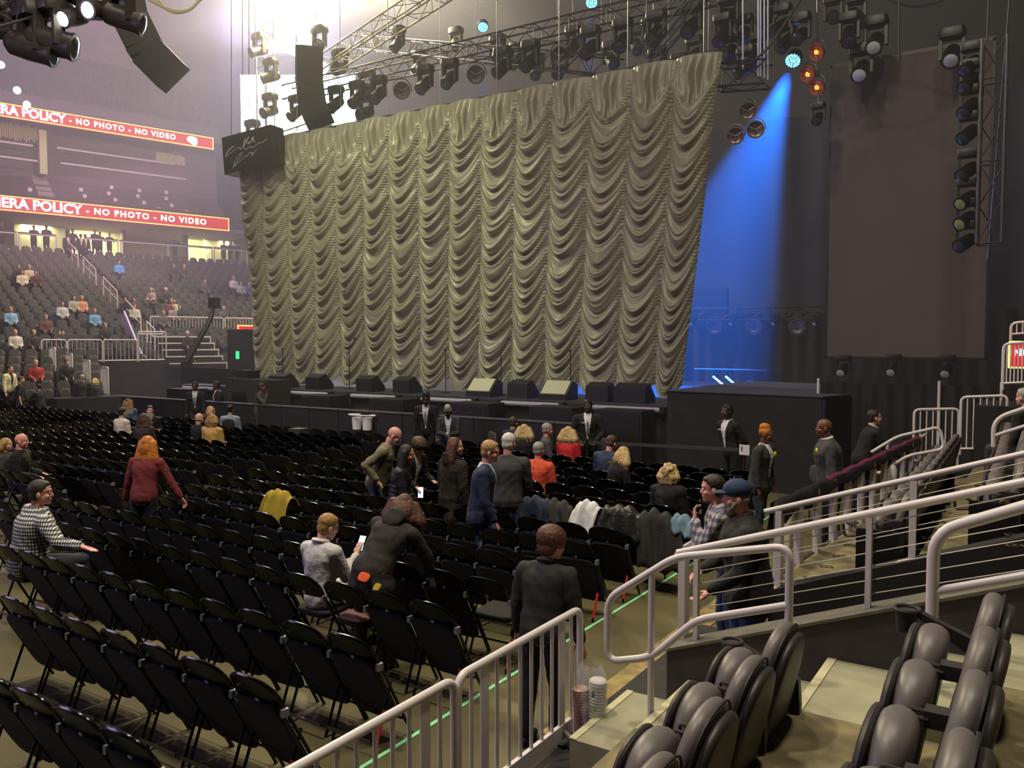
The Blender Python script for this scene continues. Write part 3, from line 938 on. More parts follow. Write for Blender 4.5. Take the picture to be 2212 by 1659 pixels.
# ================================================================== PEOPLE
SK = {'fair': mat('fair skin', (206, 158, 140), 0.55), 'pink': mat('ruddy skin', (212, 150, 136), 0.55), 'tan': mat('tan skin', (186, 130, 104), 0.55), 'brown': mat('brown skin', (110, 66, 46), 0.5), 'dark': mat('dark brown skin', (74, 44, 34), 0.5)}
HR = {'brown': (72, 50, 36), 'dbrown': (42, 32, 26), 'black': (20, 17, 17), 'blond': (186, 158, 106), 'dblond': (158, 122, 70), 'red': (176, 82, 42), 'grey': (150, 146, 142), 'white': (200, 196, 192), 'auburn': (82, 48, 36), 'ginger': (172, 130, 92), 'orange': (190, 110, 30)}
def hairmat(k): return mat('hair ' + k, HR[k], 0.6, noise_=0.35, nscale=40, bump=0.5)
def cloth(rgb): return mat('cloth %d %d %d' % rgb, rgb, 0.85, noise_=0.10, nscale=14, bump=0.25)


def remesh(mb, name, mats, parent, vox, smooth=2, colorfn=None, wr=0.0):
    me = bpy.data.meshes.new(name)
    me.from_pydata(mb.v, [], mb.f)
    tmp = bpy.data.objects.new('tmp', me)
    C.objects.link(tmp)
    md = tmp.modifiers.new('r', 'REMESH')
    md.mode, md.voxel_size, md.use_smooth_shade = 'VOXEL', vox, True
    if smooth:
        sm = tmp.modifiers.new('s', 'SMOOTH')
        sm.factor, sm.iterations = 0.5, smooth
    dg = bpy.context.evaluated_depsgraph_get()
    out = bpy.data.meshes.new_from_object(tmp.evaluated_get(dg))
    out.name = name
    out.materials.clear()
    for m in (mats if isinstance(mats, (list, tuple)) else [mats]): out.materials.append(m)
    out.polygons.foreach_set('use_smooth', [True] * len(out.polygons))
    if wr:
        n_ = len(out.vertices)
        co, no = np.empty(n_ * 3), np.empty(n_ * 3)
        out.vertices.foreach_get('co', co); out.vertex_normals.foreach_get('vector', no)
        co, no = co.reshape(-1, 3), no.reshape(-1, 3)
        sd = len(bpy.data.objects) * 1.37
        x_, y_, z_ = co[:, 0], co[:, 1], co[:, 2]
        d_ = np.sin(x_ * 21 + 3 * np.sin(z_ * 9 + sd) + sd) * np.sin(z_ * 34 + 4 * np.sin(y_ * 11 + x_ * 7 + sd)) * 0.6 + 0.5 * np.sin(y_ * 27 + z_ * 19 + 3 * np.sin(x_ * 13 + sd))
        out.vertices.foreach_set('co', (co + no * (wr * 0.55 * d_)[:, None]).ravel())
    if colorfn:
        for p in out.polygons: p.material_index = colorfn(p.center)
    bpy.data.objects.remove(tmp); bpy.data.meshes.remove(me)
    o = bpy.data.objects.new(name, out)
    C.objects.link(o)
    o.parent = parent
    return o


def unit(v): return Vector(v).normalized()


def person(label, foot, face=0.0, pose='stand', h=1.75, top=(60, 60, 60), pants=(40, 42, 50), skin='fair', hair=('short', 'brown'), lean=8, side=0, head=(0, 0),
           AL=None, AR=None, det=1, w=1.0, coat=0.0, collar=None, open_=None, short=False, seat=0.46, extra=None, group=None, legs=True, handcurl=0.5, cat='person', hood=False, tuck=None, legsp=0.09, anchor=None):
    """foot: point on the floor under the pelvis; face: heading in degrees, 0 = towards the stage, counter-clockwise; head=(yaw,pitch)"""
    s = h / 1.75
    t = thing('person', label, cat, foot, R(face), group)
    V3 = lambda x, y, z: Vector((x * s, y * s, z * s))
    hip = V3(0, 0, 0.93) if pose == 'stand' else Vector((0, 0, seat + 0.10 * s))
    la, ls = R(lean), R(side)
    up = Vector((math.sin(ls), math.sin(la), math.cos(la) * math.cos(ls))).normalized()
    fw = Vector((0, math.cos(la), -math.sin(la)))
    rt = fw.cross(up).normalized()
    def T(x, y, z): return hip + (rt * x + fw * y + up * z) * s          # torso frame, origin at the hips
    neck = T(0, -0.01, 0.54)
    hy, hp = R(head[0]), R(head[1])
    hup = (up * 0.5 + Vector((0, 0, 0.5))).normalized()
    hf = Matrix.Rotation(hy, 3, 'Z') @ Vector((0, math.cos(hp), math.sin(hp)))
    hr = hf.cross(hup).normalized()
    hup = hr.cross(hf).normalized()
    HM = Matrix((hr, hf, hup)).transposed()
    hc = neck + hup * 0.145 * s + hf * 0.035 * s
    if anchor is None: anchor = pose == 'stand'
    if anchor:
        off_ = Matrix.Rotation(R(face), 3, 'Z') @ Vector((hc.x, hc.y, 0))
        t.location = t.location - off_
    def Hd(x, y, z): return hc + HM @ (Vector((x, y, z)) * s)
    b, tp, pn = MB(), MB(), MB()
    n = 10 if det else 8
    pad = 0.018 * s if det else 0.02 * s
    # torso
    TM = Matrix((rt, fw, up)).transposed()
    tor = [(-0.11, 0.10, 0.08), (-0.07, 0.15, 0.112), (0.0, 0.168, 0.122), (0.09, 0.158, 0.114), (0.18, 0.148, 0.108), (0.28, 0.160, 0.116), (0.37, 0.176, 0.118), (0.43, 0.170, 0.104), (0.475, 0.135, 0.082), (0.51, 0.085, 0.065), (0.545, 0.05, 0.055)]
    if coat > 0 and pose != 'stand': tor = [(z_, rx_ * (1.12 if z_ < 0.1 else 1), ry_ * (1.15 if z_ < 0.1 else 1)) for z_, rx_, ry_ in tor]
    for mbx, ex, ml in ((b, 0.0, 0.93), (tp, pad, 1.0)):
        nn = 20 if det else 12
        V = [T(0, 0, tor[0][0])] + [T((rx_ * w * ml + ex / s) * math.cos(2 * PI * j / nn), (ry_ * w * ml + ex / s) * math.sin(2 * PI * j / nn) - 0.005, z_ + (0.01 if ex else 0)) for z_, rx_, ry_ in tor for j in range(nn)] + [T(0, 0, tor[-1][0] + 0.01)]
        Fq = [(0, 1 + (j + 1) % nn, 1 + j) for j in range(nn)]
        for i_ in range(len(tor) - 1):
            Fq += [(1 + i_ * nn + j, 1 + i_ * nn + (j + 1) % nn, 1 + (i_ + 1) * nn + (j + 1) % nn, 1 + (i_ + 1) * nn + j) for j in range(nn)]
        last = 1 + (len(tor) - 1) * nn
        Fq += [(last + j, last + (j + 1) % nn, last + nn) for j in range(nn)]
        mbx.add(V, Fq)
    b.cap(T(0, 0, 0.46), neck + hup * 0.07 * s, 0.058 * s, 0.052 * s, n)
    sh = {}
    for sd, A in ((-1, AL), (1, AR)):
        A = A or ((0.16, 0.02, -1), (0.05, 0.22, -1))
        S = T(0.185 * sd * w, -0.005, 0.455)
        def dirv(d): return (rt * d[0] * sd + Vector((0, 1, 0)) * d[1] + Vector((0, 0, 1)) * d[2]).normalized()
        E = S + dirv(A[0]) * 0.285 * s
        Wp = E + dirv(A[1]) * 0.25 * s
        b.cap(T(0.05 * sd, 0, 0.47), S, 0.05 * s, 0.055 * s, n)
        b.cap(S, E, 0.05 * s, 0.038 * s, n); b.cap(E, Wp, 0.038 * s, 0.026 * s, n)
        tp.cap(T(0.03 * sd, -0.01, 0.475), S, 0.062 * s + pad, 0.062 * s + pad * 0.6, n)
        ew = 1.15 if w > 1.05 else 1.0
        tp.cap(S, E, 0.056 * s * ew + pad * 0.8, 0.044 * s * ew + pad * 0.8, n)
        if not short: tp.cap(E, E + (Wp - E) * 0.9, 0.044 * s * ew + pad * 0.8, 0.034 * s + pad * 0.8, n)
        # hand
        hd = dirv(A[2]) if len(A) > 2 else (dirv(A[1]) * 0.8 + Vector((0, 0.2, -0.2))).normalized()
        pn_ = hd.cross(rt * sd)
        if pn_.length < 0.2: pn_ = hd.cross(Vector((0, 1, 0)))
        pn_.normalize()
        sdv = pn_.cross(hd).normalized()
        pm = Wp + hd * 0.05 * s
        for q_ in (-0.5, 0.5): b.cap(Wp + sdv * q_ * 0.022 * s, Wp + hd * 0.085 * s + sdv * q_ * 0.046 * s, 0.018 * s, 0.0145 * s, 8)
        if det:
            for fi, fl in enumerate((0.066, 0.076, 0.07, 0.055)):
                k0 = Wp + hd * 0.088 * s + sdv * (fi - 1.5) * 0.0215 * s
                d1 = (hd + pn_ * 0.55 * handcurl).normalized()
                d2 = (hd * (1 - 0.7 * handcurl) + pn_ * 1.5 * handcurl).normalized()
                k1 = k0 + d1 * fl * 0.55 * s
                b.cap(k0, k1, 0.0095 * s, 0.0085 * s, 7); b.cap(k1, k1 + d2 * fl * 0.5 * s, 0.0088 * s, 0.0072 * s, 7)
            th = Wp + hd * 0.025 * s - sdv * 0.026 * s
            tm = th + (hd * 0.7 - sdv * 0.8 + pn_ * 0.3).normalized() * 0.038 * s
            b.cap(th, tm, 0.014 * s, 0.0105 * s, 7); b.cap(tm, tm + (hd + pn_ * 0.4 - sdv * 0.15).normalized() * 0.03 * s, 0.0105 * s, 0.0085 * s, 7)
        else: b.cap(Wp, Wp + hd * 0.14 * s, 0.026 * s, 0.02 * s, 6)
        sh[sd] = (S, E, Wp, hd, pn_, sdv)
    # legs
    for sd in (-1, 1):
        Hj = hip + rt * legsp * sd * s * w + Vector((0, 0, -0.02))
        if pose == 'stand':
            off = 0.05 * sd
            K = Vector((Hj.x * 1.08, Hj.y + 0.02 + off * 0.6, 0.50 * s)); A_ = Vector((Hj.x * 1.12, Hj.y - 0.02 + off, 0.09 * s))
        else:
            K = Hj + Vector((0.05 * sd, 0.43 * s, 0.02)); A_ = Vector((K.x, K.y + 0.02, 0.09))
        b.cap(Hj, K, 0.08 * s * w, 0.052 * s, n); b.cap(K, A_, 0.052 * s, 0.035 * s, n)
        b.cap(A_ + Vector((0, -0.02, -0.05 * s)), A_ + Vector((0, 0.14 * s, -0.058 * s)), 0.034 * s, 0.028 * s, 8)
        pn.cap(Hj + Vector((0, 0, 0.02)), K, 0.098 * s * w, 0.07 * s, n); pn.cap(K, A_ + (K - A_) * 0.04, 0.068 * s, 0.056 * s, n)
    pn.ell(hip, (0.172 * s * w, 0.128 * s * w, 0.125 * s), TM, n + 2, 8)
    if coat > 0:
        if pose == 'stand':
            tp.cap(T(0.05, 0, 0.0), T(0.06, 0, 0) + Vector((0.02, 0, -coat * s)), 0.13 * s * w, 0.145 * s * w, n)
            tp.cap(T(-0.05, 0, 0.0), T(-0.06, 0, 0) + Vector((-0.02, 0, -coat * s)), 0.13 * s * w, 0.145 * s * w, n)
        else: tp.ell(T(0, 0, -0.02), (0.2 * s * w, 0.16 * s, 0.12 * s), TM, n + 2, 8)
    # head
    hw_ = 10 if not det else 14
    b.ell(Hd(0, -0.008, 0.035), (0.076 * s, 0.096 * s, 0.088 * s), HM, hw_, 10)
    b.ell(Hd(0, 0.022, -0.035), (0.062 * s, 0.07 * s, 0.075 * s), HM, hw_, 8)
    b.ell(Hd(0, 0.058, -0.088), (0.032 * s, 0.03 * s, 0.026 * s), HM, 8, 6)
    if det:
        b.cap(Hd(0, 0.084, 0.012), Hd(0, 0.099, -0.026), 0.007 * s, 0.012 * s, 8)
        for sd in (-1, 1):
            b.ell(Hd(0.078 * sd, -0.008, -0.012), (0.011 * s, 0.021 * s, 0.032 * s), HM, 8, 6)
            b.cap(Hd(0.012 * sd, 0.088, 0.03), Hd(0.048 * sd, 0.074, 0.03), 0.007 * s, 0.006 * s, 7)
            b.ell(Hd(0.04 * sd, 0.06, -0.03), (0.024 * s, 0.022 * s, 0.024 * s), HM, 8, 6)
        b.cap(Hd(-0.018, 0.083, -0.062), Hd(0.018, 0.083, -0.062), 0.0085 * s, None, 7)
    else: b.ell(Hd(0, 0.09, -0.01), (0.014 * s, 0.02 * s, 0.024 * s), HM, 6, 5)
    vb = 0.0065 if det == 2 else (0.011 if det else 0.026)
    vc = 0.012 if det == 2 else (0.016 if det else 0.034)
    remesh(b, 'body', SK[skin], t, vb)
    tcm = top if isinstance(top, bpy.types.Material) else cloth(top)
    zc = T(0, 0, 0.3)
    if open_ is not None:        # open jacket: shirt front shows between the lapels
        om = open_ if isinstance(open_, bpy.types.Material) else cloth(open_)
        def cf(p):
            q_ = p - hip
            x, y, z = q_.dot(rt) / s, q_.dot(fw) / s, q_.dot(up) / s
            return 1 if (y > 0.05 and abs(x) < 0.012 + 0.055 * max(0, (z - 0.12) / 0.36) and 0.08 < z < 0.56) or (z > 0.505 and abs(x) < 0.07) else 0
        remesh(tp, 'jacket', [tcm, om], t, vc * 0.8, 2, cf, 0.007 if det else 0)
        if det: MB().cap(T(0, 0.128 * w + 0.015, 0.42), T(0, 0.125 * w + 0.015, 0.2), 0.012 * s, 0.02 * s, 6).obj('necktie', cloth((110, 110, 118)), t) if collar == 'tie' else None
    else:
        remesh(tp, 'top', tcm, t, vc, 2, None, 0.010 if det else 0)
        if collar and collar != 'tie':
            ring = [neck + hup * 0.0 + (rt * math.cos(a) * 0.068 + fw * math.sin(a) * 0.072) * s + up * (0.012 - 0.012 * math.sin(a)) * s for a in np.linspace(0, 2 * PI, 15)[:-1]]
            MB().tube(ring, 0.019 * s, 7, closed=True).obj('collar', cloth(collar) if not isinstance(collar, bpy.types.Material) else collar, t)
    if legs: remesh(pn, 'trousers', cloth(pants) if not isinstance(pants, bpy.types.Material) else pants, t, vc * 1.1, 2, None, 0.008 if det else 0)
    if legs and det:
        q = MB()
        for sd in (-1, 1):
            Kx = hip + rt * legsp * sd * s * w
            A_ = Vector((Kx.x * 1.12, Kx.y - 0.02 + 0.05 * sd, 0)) if pose == 'stand' else Vector((Kx.x + 0.05 * sd, Kx.y + 0.45 * s, 0))
            q.ell(A_ + Vector((0, 0.05, 0.04)), (0.046 * s, 0.14 * s, 0.042), None, 10, 6)
        q.obj('shoes', cloth((28, 26, 28)), t)
    # hair
    st, hcx = hair
    if st not in ('bald', 'none'):
        hm = hairmat(hcx)
        q = MB()
        q.ell(Hd(0, -0.022, 0.048), (0.086 * s, 0.099 * s, 0.088 * s), HM, 14, 10)
        if st == 'short':
            q.ell(Hd(0, -0.05, -0.01), (0.076 * s, 0.062 * s, 0.07 * s), HM, 12, 8); q.ell(Hd(0, 0.03, 0.085), (0.062 * s, 0.05 * s, 0.035 * s), HM, 10, 6)
        if st == 'thick':
            q.ell(Hd(0, -0.03, 0.055), (0.122 * s, 0.130 * s, 0.112 * s), HM, 14, 8); q.ell(Hd(0, -0.06, -0.03), (0.1 * s, 0.075 * s, 0.075 * s), HM, 12, 8); q.ell(Hd(0, 0.05, 0.09), (0.07 * s, 0.05 * s, 0.035 * s), HM, 10, 6)
        if st == 'fringe': q.v, q.f, q.mi = [], [], []; q.ell(Hd(0, -0.048, -0.012), (0.08 * s, 0.055 * s, 0.048 * s), HM, 12, 8)
        if st in ('long', 'bob', 'wavy'):
            L = {'long': 0.36, 'bob': 0.15, 'wavy': 0.27}[st]
            ww = 1.5 if st == 'wavy' else 1.1
            q.ell(Hd(0, -0.075, -0.05 if st != 'bob' else -0.02), (0.105 * s * (1.15 if st == 'wavy' else 1), 0.06 * s, 0.12 * s if st != 'bob' else 0.085 * s), HM, 12, 8)
            bk = -unit(hf) if True else None
            for kx in (-0.075, -0.04, 0, 0.04, 0.075):
                a0 = Hd(kx * ww, -0.05 if abs(kx) < 0.06 else -0.02, 0.03)
                a1 = a0 + Vector((0, 0, -1)) * L * 0.55 * s + (-hf * 0.03 + hr * kx * 0.4 * ww) * s
                a2 = a1 + Vector((0, 0, -1)) * L * 0.5 * s - hf * 0.01 * s + hr * kx * (0.3 if st != 'bob' else -0.2) * s
                q.cap(a0, a1, 0.052 * s, 0.052 * s * ww, 8); q.cap(a1, a2, 0.05 * s * ww, 0.024 * s if st != 'bob' else 0.036 * s, 8)
        if st == 'curly':
            rr = random.Random(int(abs(foot[0]) * 100))
            for k in range(46):
                d = unit((rr.gauss(0, 1), rr.gauss(-0.55, 1), rr.gauss(0.25, 0.9)))
                if d.y > 0.55 and d.z < 0.6: continue
                q.ell(Hd(d.x * 0.088, -0.02 + d.y * 0.1, 0.02 + d.z * 0.11), (0.034 * s,) * 3, None, 7, 5)
        if st == 'bun':
            q.ell(Hd(0, -0.1, 0.06), (0.055 * s, 0.05 * s, 0.055 * s), HM, 10, 8)
        if st == 'updo':
            q.ell(Hd(0, -0.03, 0.12), (0.075 * s, 0.085 * s, 0.06 * s), HM, 10, 8)
        remesh(q, 'hair', hm, t, 0.011 if det else 0.026, 1)
    if hood:
        q = MB()
        ring = [neck - fw * 0.035 * s + (rt * math.cos(a) * 0.095 + fw * math.sin(a) * 0.085) * s + up * (0.02 - 0.03 * math.sin(a)) * s for a in np.linspace(0, 2 * PI, 19)[:-1]]
        q.tube(ring, 0.034 * s, 8, closed=True)
        q.ell(neck - fw * 0.10 * s - up * 0.03 * s, (0.12 * s, 0.05 * s, 0.10 * s), TM, 12, 8)
        remesh(q, 'hood', tcm if hood is True else cloth(hood), t, 0.016)
    if det == 2:
        q = MB()
        for sd in (-1, 1):
            q.ell(Hd(0.03 * sd, 0.079, 0.008), (0.0125 * s, 0.010 * s, 0.0075 * s), HM, 8, 6)
        for sd in (-1, 1): q.ell(Hd(0.03 * sd, 0.0875, 0.008), (0.0055 * s, 0.0035 * s, 0.0055 * s), HM, 6, 5, m=1)
        q.obj('eyes', [WHITE, mat('dark iris', (30, 22, 18), 0.3)], t)
    info = dict(t=t, Hd=Hd, HM=HM, s=s, sh=sh, T=T, up=up, fw=fw, rt=rt, neck=neck, hup=hup, hf=hf, hr=hr)
    if extra: extra(info)
    return info


def beard(col, big=1.0):
    def f(i):
        q = MB()
        s, Hd, HM = i['s'], i['Hd'], i['HM']
        q.ell(Hd(0, 0.052, -0.088), (0.046 * s * big, 0.044 * s * big, 0.042 * s * big), HM, 10, 8)
        for sd in (-1, 1): q.cap(Hd(0.062 * sd, 0.012, -0.03), Hd(0.03 * sd, 0.055, -0.085), 0.016 * s, 0.026 * s, 7)
        q.cap(Hd(-0.022, 0.086, -0.05), Hd(0.022, 0.086, -0.05), 0.008 * s, None, 6)
        remesh(q, 'beard', hairmat(col), i['t'], 0.009, 1)
    return f


def glasses(i):
    s, Hd = i['s'], i['Hd']
    q = MB()
    for sd in (-1, 1):
        q.tube([Hd(0.03 * sd + 0.024 * math.cos(a), 0.098, 0.008 + 0.018 * math.sin(a)) for a in np.linspace(0, 2 * PI, 13)[:-1]], 0.0022 * s, 5, closed=True)
        q.tube([Hd(0.054 * sd, 0.096, 0.012), Hd(0.082 * sd, 0.0, 0.0)], 0.0025 * s, 5)
    q.tube([Hd(-0.008, 0.1, 0.01), Hd(0.008, 0.1, 0.01)], 0.0022 * s, 5)
    q.obj('glasses', BLKM, i['t'])


def phone(hand=1, lab='glowing phone held by the person', tilt=(0, 0.85, -0.5)):
    def f(i):
        S, E, W, hd, pn_, sd = i['sh'][hand]
        M = i['t'].matrix_basis.copy()
        M = Matrix.Translation(i['t'].location) @ Matrix.Rotation(i['t'].rotation_euler.z, 4, 'Z')
        P = M @ (W + hd * 0.12 + pn_ * 0.02)
        t = thing('phone', lab, 'phone', P, i['t'].rotation_euler.z)
        mt = Vector(tilt).to_track_quat('Y', 'Z').to_matrix()
        MB().box((0, 0, 0), (0.075, 0.009, 0.15), mt=mt).obj('case', BLKM, t)
        MB().box(mt @ Vector((0, -0.0055, 0)), (0.068, 0.002, 0.142), mt=mt).obj('display', mat('lit phone display', (200, 220, 255), 0.3, emit=(190, 215, 255), es=1.6), t)
    return f


def both(*fs):
    def f(i):
        for g in fs: g(i)
    return f


def stand_at(px, py, hh, **k):
    """place by the top of the head: pixel and a body height"""
    P = atz(px, py, hh + k.pop('z0', 0) )
    return Vector((P.x, P.y, 0))

# ---------------------------------------------------------------- people on the floor
GREYSUIT, BLACK = (34, 33, 35), (20, 19, 21)
JEAN = (52, 70, 104)


def sit_at(px, py, label, z=1.26, face=0, **k):
    P = atz(px, py, z)
    c = nearest_chair(P.x, P.y)
    SEATDOWN.add((c[1], c[2], c[3]))
    k.setdefault('lean', 2)
    return person(label, (c[4], c[5] + 0.27, 0), face, 'sit', **k)


hang = ((0.16, -0.05, -1), (0.02, 0.2, -1))
lap = ((0.14, 0.15, -1), (-0.35, 0.9, -0.15))
sit_at(70, 1064, 'man in a black and white gingham shirt seated with his arm along the chair backs', z=1.34, face=-12, lean=10, h=1.92, top=check_mat('gingham', (232, 232, 232), (110, 112, 112), (24, 28, 30), 27),
       hair=('short', 'dbrown'), skin='pink', w=1.34, AL=lap, AR=((0.95, 0.25, -0.62), (0.9, 0.55, -0.02), (0.9, 0.5, -0.08)), det=2, handcurl=0.12, head=(-28, 0), side=4)
sit_at(45, 950, 'bald man in a black jacket seated at the left picture edge', z=1.27, face=-45, h=1.8, top=BLACK, hair=('bald', 'grey'), skin='pink', w=1.15, AL=lap, AR=lap, det=2)
sit_at(6, 960, 'girl with blond hair seated beside the bald man at the left edge', z=1.2, face=-50, h=1.6, top=(60, 62, 60), hair=('bob', 'dblond'), AL=lap, AR=lap, det=1)
person('woman with orange hair in a maroon sweater standing among the chairs', (-9.86, 6.44, 0), 25, h=1.70, top=mat('maroon knit', (112, 42, 48), 0.95, noise_=0.2, nscale=60, bump=0.4), pants=(30, 30, 34),
       hair=('long', 'orange'), w=1.0, AL=((0.30, 0.0, -0.9), (0.25, 0.15, -0.95)), AR=((0.42, 0.12, -0.85), (0.5, 0.1, -0.85)), det=2, lean=12, coat=0.0)
sit_at(672, 1132, 'woman in a pale grey fleece seated, looking at a lit phone', z=1.26, face=0, h=1.68, top=mat('pale grey fleece', (196, 194, 198), 0.95, noise_=0.1, nscale=30, bump=0.4), pants=(200, 196, 196), collar=(226, 214, 216),
       hair=('short', 'dblond'), AL=((0.1, 0.2, -1), (-0.7, 0.75, 0.35)), AR=((0.12, 0.4, -0.9), (-0.15, 0.75, 0.75), (-0.1, 0.5, 0.85)), det=2, head=(-22, -18),
       extra=phone(1, 'lit smartphone held by the woman in the pale grey fleece', (-0.1, 0.85, -0.5)))
person('woman in a black parka with fur-like brown hair bending over the chairs', (-4.95, 5.78, 0), 8, h=1.66, top=(38, 34, 32), pants=(60, 40, 38), hair=('wavy', 'auburn'), w=1.12, lean=38, side=10,
       AL=((0.35, 0.5, -0.8), (0.1, 0.4, -0.9)), AR=((0.3, 0.5, -0.8), (-0.1, 0.5, -0.9)), det=2, head=(20, -30), coat=0.12, hood=True, extra=lambda i: (MB().slab(i['T'](0.06, -0.135, -0.10), 0.12, 0.09, 0.03, Matrix((i['rt'], i['fw'], i['up'])).transposed(), 3).obj('flower_patch', mat('orange flower print', (214, 84, 40), 0.8), i['t']), MB().slab(i['T'](0.19, -0.06, -0.13), 0.07, 0.08, 0.03, Matrix((i['rt'], i['fw'], i['up'])).transposed(), 3).obj('flower_patch', mat('yellow green print', (170, 150, 60), 0.8), i['t'])))
person('woman with short auburn hair in a black jacket walking behind the white barrier', (-3.0, 5.16, 0), 4, h=1.57, top=(33, 33, 34), pants=(18, 18, 22), hair=('thick', 'auburn'), skin='pink', w=1.06,
       AL=((0.2, -0.1, -1), (0.1, 0.2, -1)), AR=((0.22, 0.0, -1), (0.12, 0.12, -1)), det=2, head=(-32, -12), lean=10, collar=(36, 36, 38))
def capfn(i):
    s, Hd, HM = i['s'], i['Hd'], i['HM']
    q = MB()
    q.ell(Hd(0, -0.012, 0.062), (0.092 * s, 0.108 * s, 0.082 * s), HM, 18, 12)
    q.ell(Hd(0, 0.105, 0.052), (0.066 * s, 0.068 * s, 0.008 * s), HM, 16, 6)
    navy = mat('navy cap cloth', (30, 48, 84), 0.8)
    t = i['t']
    o = q.obj('cap', navy, t, 60)
    w = MB()
    w.beam(Hd(0.062, 0.055, 0.105), Hd(0.09, 0.01, 0.075), 0.006, 0.006)
    w.beam(Hd(0.05, 0.03, 0.136), Hd(0.07, -0.01, 0.122), 0.006, 0.006)
    for p in ((0.085, -0.05, 0.09), (0.06, -0.06, 0.125), (0.03, 0.0, 0.146), (0.092, 0.02, 0.055)): w.ell(Hd(*p), (0.005,) * 3, None, 6, 4)
    w.obj('cap_stitching', WHITE, o)


person('bearded man in a navy cap and black jacket leaning on the passage railing', (-2.05, 6.38, 0), 118, h=1.83, top=(30, 28, 30), pants=JEAN, hair=('fringe', 'grey'), skin='pink', w=1.34, lean=7, side=0,
       AL=((0.12, 0.25, -1), (-0.1, 0.7, -0.5)), AR=((0.12, 0.2, -1), (-0.3, 0.8, -0.4)), det=2, head=(0, -4), extra=both(beard('grey', 1.15), capfn), coat=0.05, collar=(28, 26, 28))
person('dark-haired man in a plaid shirt holding his hand to his mouth', (-2.48, 7.05, 0), 112, h=1.76, top=check_mat('soft plaid', (186, 172, 168), (120, 116, 130), (70, 76, 100), 15), pants=JEAN, hair=('short', 'dbrown'), skin='pink', w=1.05, lean=14,
       AL=((0.1, 0.6, -0.95), (-0.5, 0.22, 0.85), (-0.4, 0.0, 0.8)), AR=((0.12, 0.3, -1), (-0.5, 0.8, -0.3)), det=2, head=(4, -2), handcurl=1.0)
person('bald man with grey goatee in an olive pullover standing turned to the right', (-7.59, 8.68, 0), -62, h=1.8, top=mat('olive fleece', (112, 108, 88), 0.95, noise_=0.1, nscale=20, bump=0.3), pants=(80, 100, 112), hair=('bald', 'grey'), skin='pink', w=1.05, lean=18,
       AL=((0.3, -0.1, -0.9), (-0.2, 0.4, -0.9)), AR=((0.35, -0.8, -0.6), (-0.15, 0.6, -0.8)), det=2, head=(0, -25), extra=beard('grey', 0.8))
def puffy(i):
    T, s = i['T'], i['s']
    q = MB()
    for k in range(9):
        z = -0.12 + 0.062 * k
        q.tube([T(0.155 * math.cos(a), 0.115 * math.sin(a), z) for a in np.linspace(0, 2 * PI, 17)[:-1]], 0.03, 7, closed=True)
    S, E, W, *_ = i['sh'][-1]
    for sd in (-1, 1):
        S, E, W, *_ = i['sh'][sd]
        for k in range(8):
            p = S + (E - S) * (0.15 + 0.12 * k) if k < 5 else E + (W - E) * (0.1 + 0.28 * (k - 5))
            q.ell(p, (0.07 * s, 0.07 * s, 0.04 * s), None, 10, 6)
    remesh(q, 'quilting', mat('black quilted nylon', (34, 35, 42), 0.45), i['t'], 0.016, 1)


person('woman with long black hair in a black quilted puffer jacket walking right', (-6.76, 7.97, 0), -60, h=1.63, top=mat('black quilted nylon', (34, 35, 42), 0.45), pants=(26, 26, 30), hair=('long', 'black'), skin='tan',
       AL=((0.12, 0.1, -1), (0.0, 0.45, -0.9)), AR=((0.1, 0.2, -1), (0.0, 0.5, -0.9)), det=2, lean=10, head=(-4, -8), extra=puffy)
person('person with thick brown hair in a black jacket looking down at a lit phone', (-7.35, 8.92, 0), -95, h=1.62, top=BLACK, pants=BLACK, hair=('thick', 'brown'), open_=(200, 200, 205), AL=lap, AR=((0.15, 0.2, -1), (0.1, 0.9, -0.3)),
       det=2, lean=16, head=(-10, -35), extra=phone(1, 'lit smartphone held low by the person with thick brown hair', (-0.787, -0.616, -0.3)))
person('woman with long auburn hair in a dark brown shaggy coat, face turned right', (-6.39, 8.49, 0), -18, h=1.69, top=mat('shaggy brown coat', (46, 38, 36), 0.95, noise_=0.4, nscale=60, bump=0.8), pants=BLACK, hair=('long', 'auburn'), w=1.12,
       AL=hang, AR=hang, det=2, head=(-38, 0), coat=0.25, hood=True, lean=4)
person('ginger-haired man in glasses and a navy blazer standing turned right', (-5.35, 7.77, 0), -62, h=1.8, top=(30, 40, 66), pants=(70, 92, 124), hair=('short', 'ginger'), skin='pink', open_=check_mat('pale check', (214, 218, 224), (150, 176, 196), (214, 218, 224), 16),
       AL=((0.2, -0.1, -1), (-0.05, 0.25, -1)), AR=((0.2, 0.1, -1), (-0.1, 0.4, -0.9)), det=2, head=(0, -8), extra=glasses, w=1.05, coat=0.05)
person('white-haired man in a charcoal sweater standing with his back turned', (-5.58, 8.51, 0), 20, h=1.8, top=(58, 57, 60), pants=(90, 110, 134), hair=('short', 'white'), skin='pink', w=1.12,
       AL=((0.12, 0.1, -1), (-0.2, 0.6, -0.6)), AR=((0.12, 0.2, -1), (-0.4, 0.8, 0.3)), det=2, head=(-12, -8), lean=4)
sit_at(1150, 972, 'grey-haired man in a bright orange shirt seated among black chairs', face=0, h=1.76, top=(214, 82, 52), hair=('short', 'grey'), skin='pink', w=1.12, AL=lap, AR=lap)
sit_at(1298, 958, 'man in a dark blue shirt seated with his head bowed', face=-5, h=1.78, top=(44, 56, 82), hair=('short', 'brown'), skin='pink', w=1.1, AL=lap, AR=lap, head=(-15, -20), z=1.27)
sit_at(1360, 967, 'woman with wavy blond hair in black leaning right over her seat', face=-25, h=1.68, top=BLACK, hair=('wavy', 'blond'), AL=lap, AR=lap, side=10, head=(-10, -20))
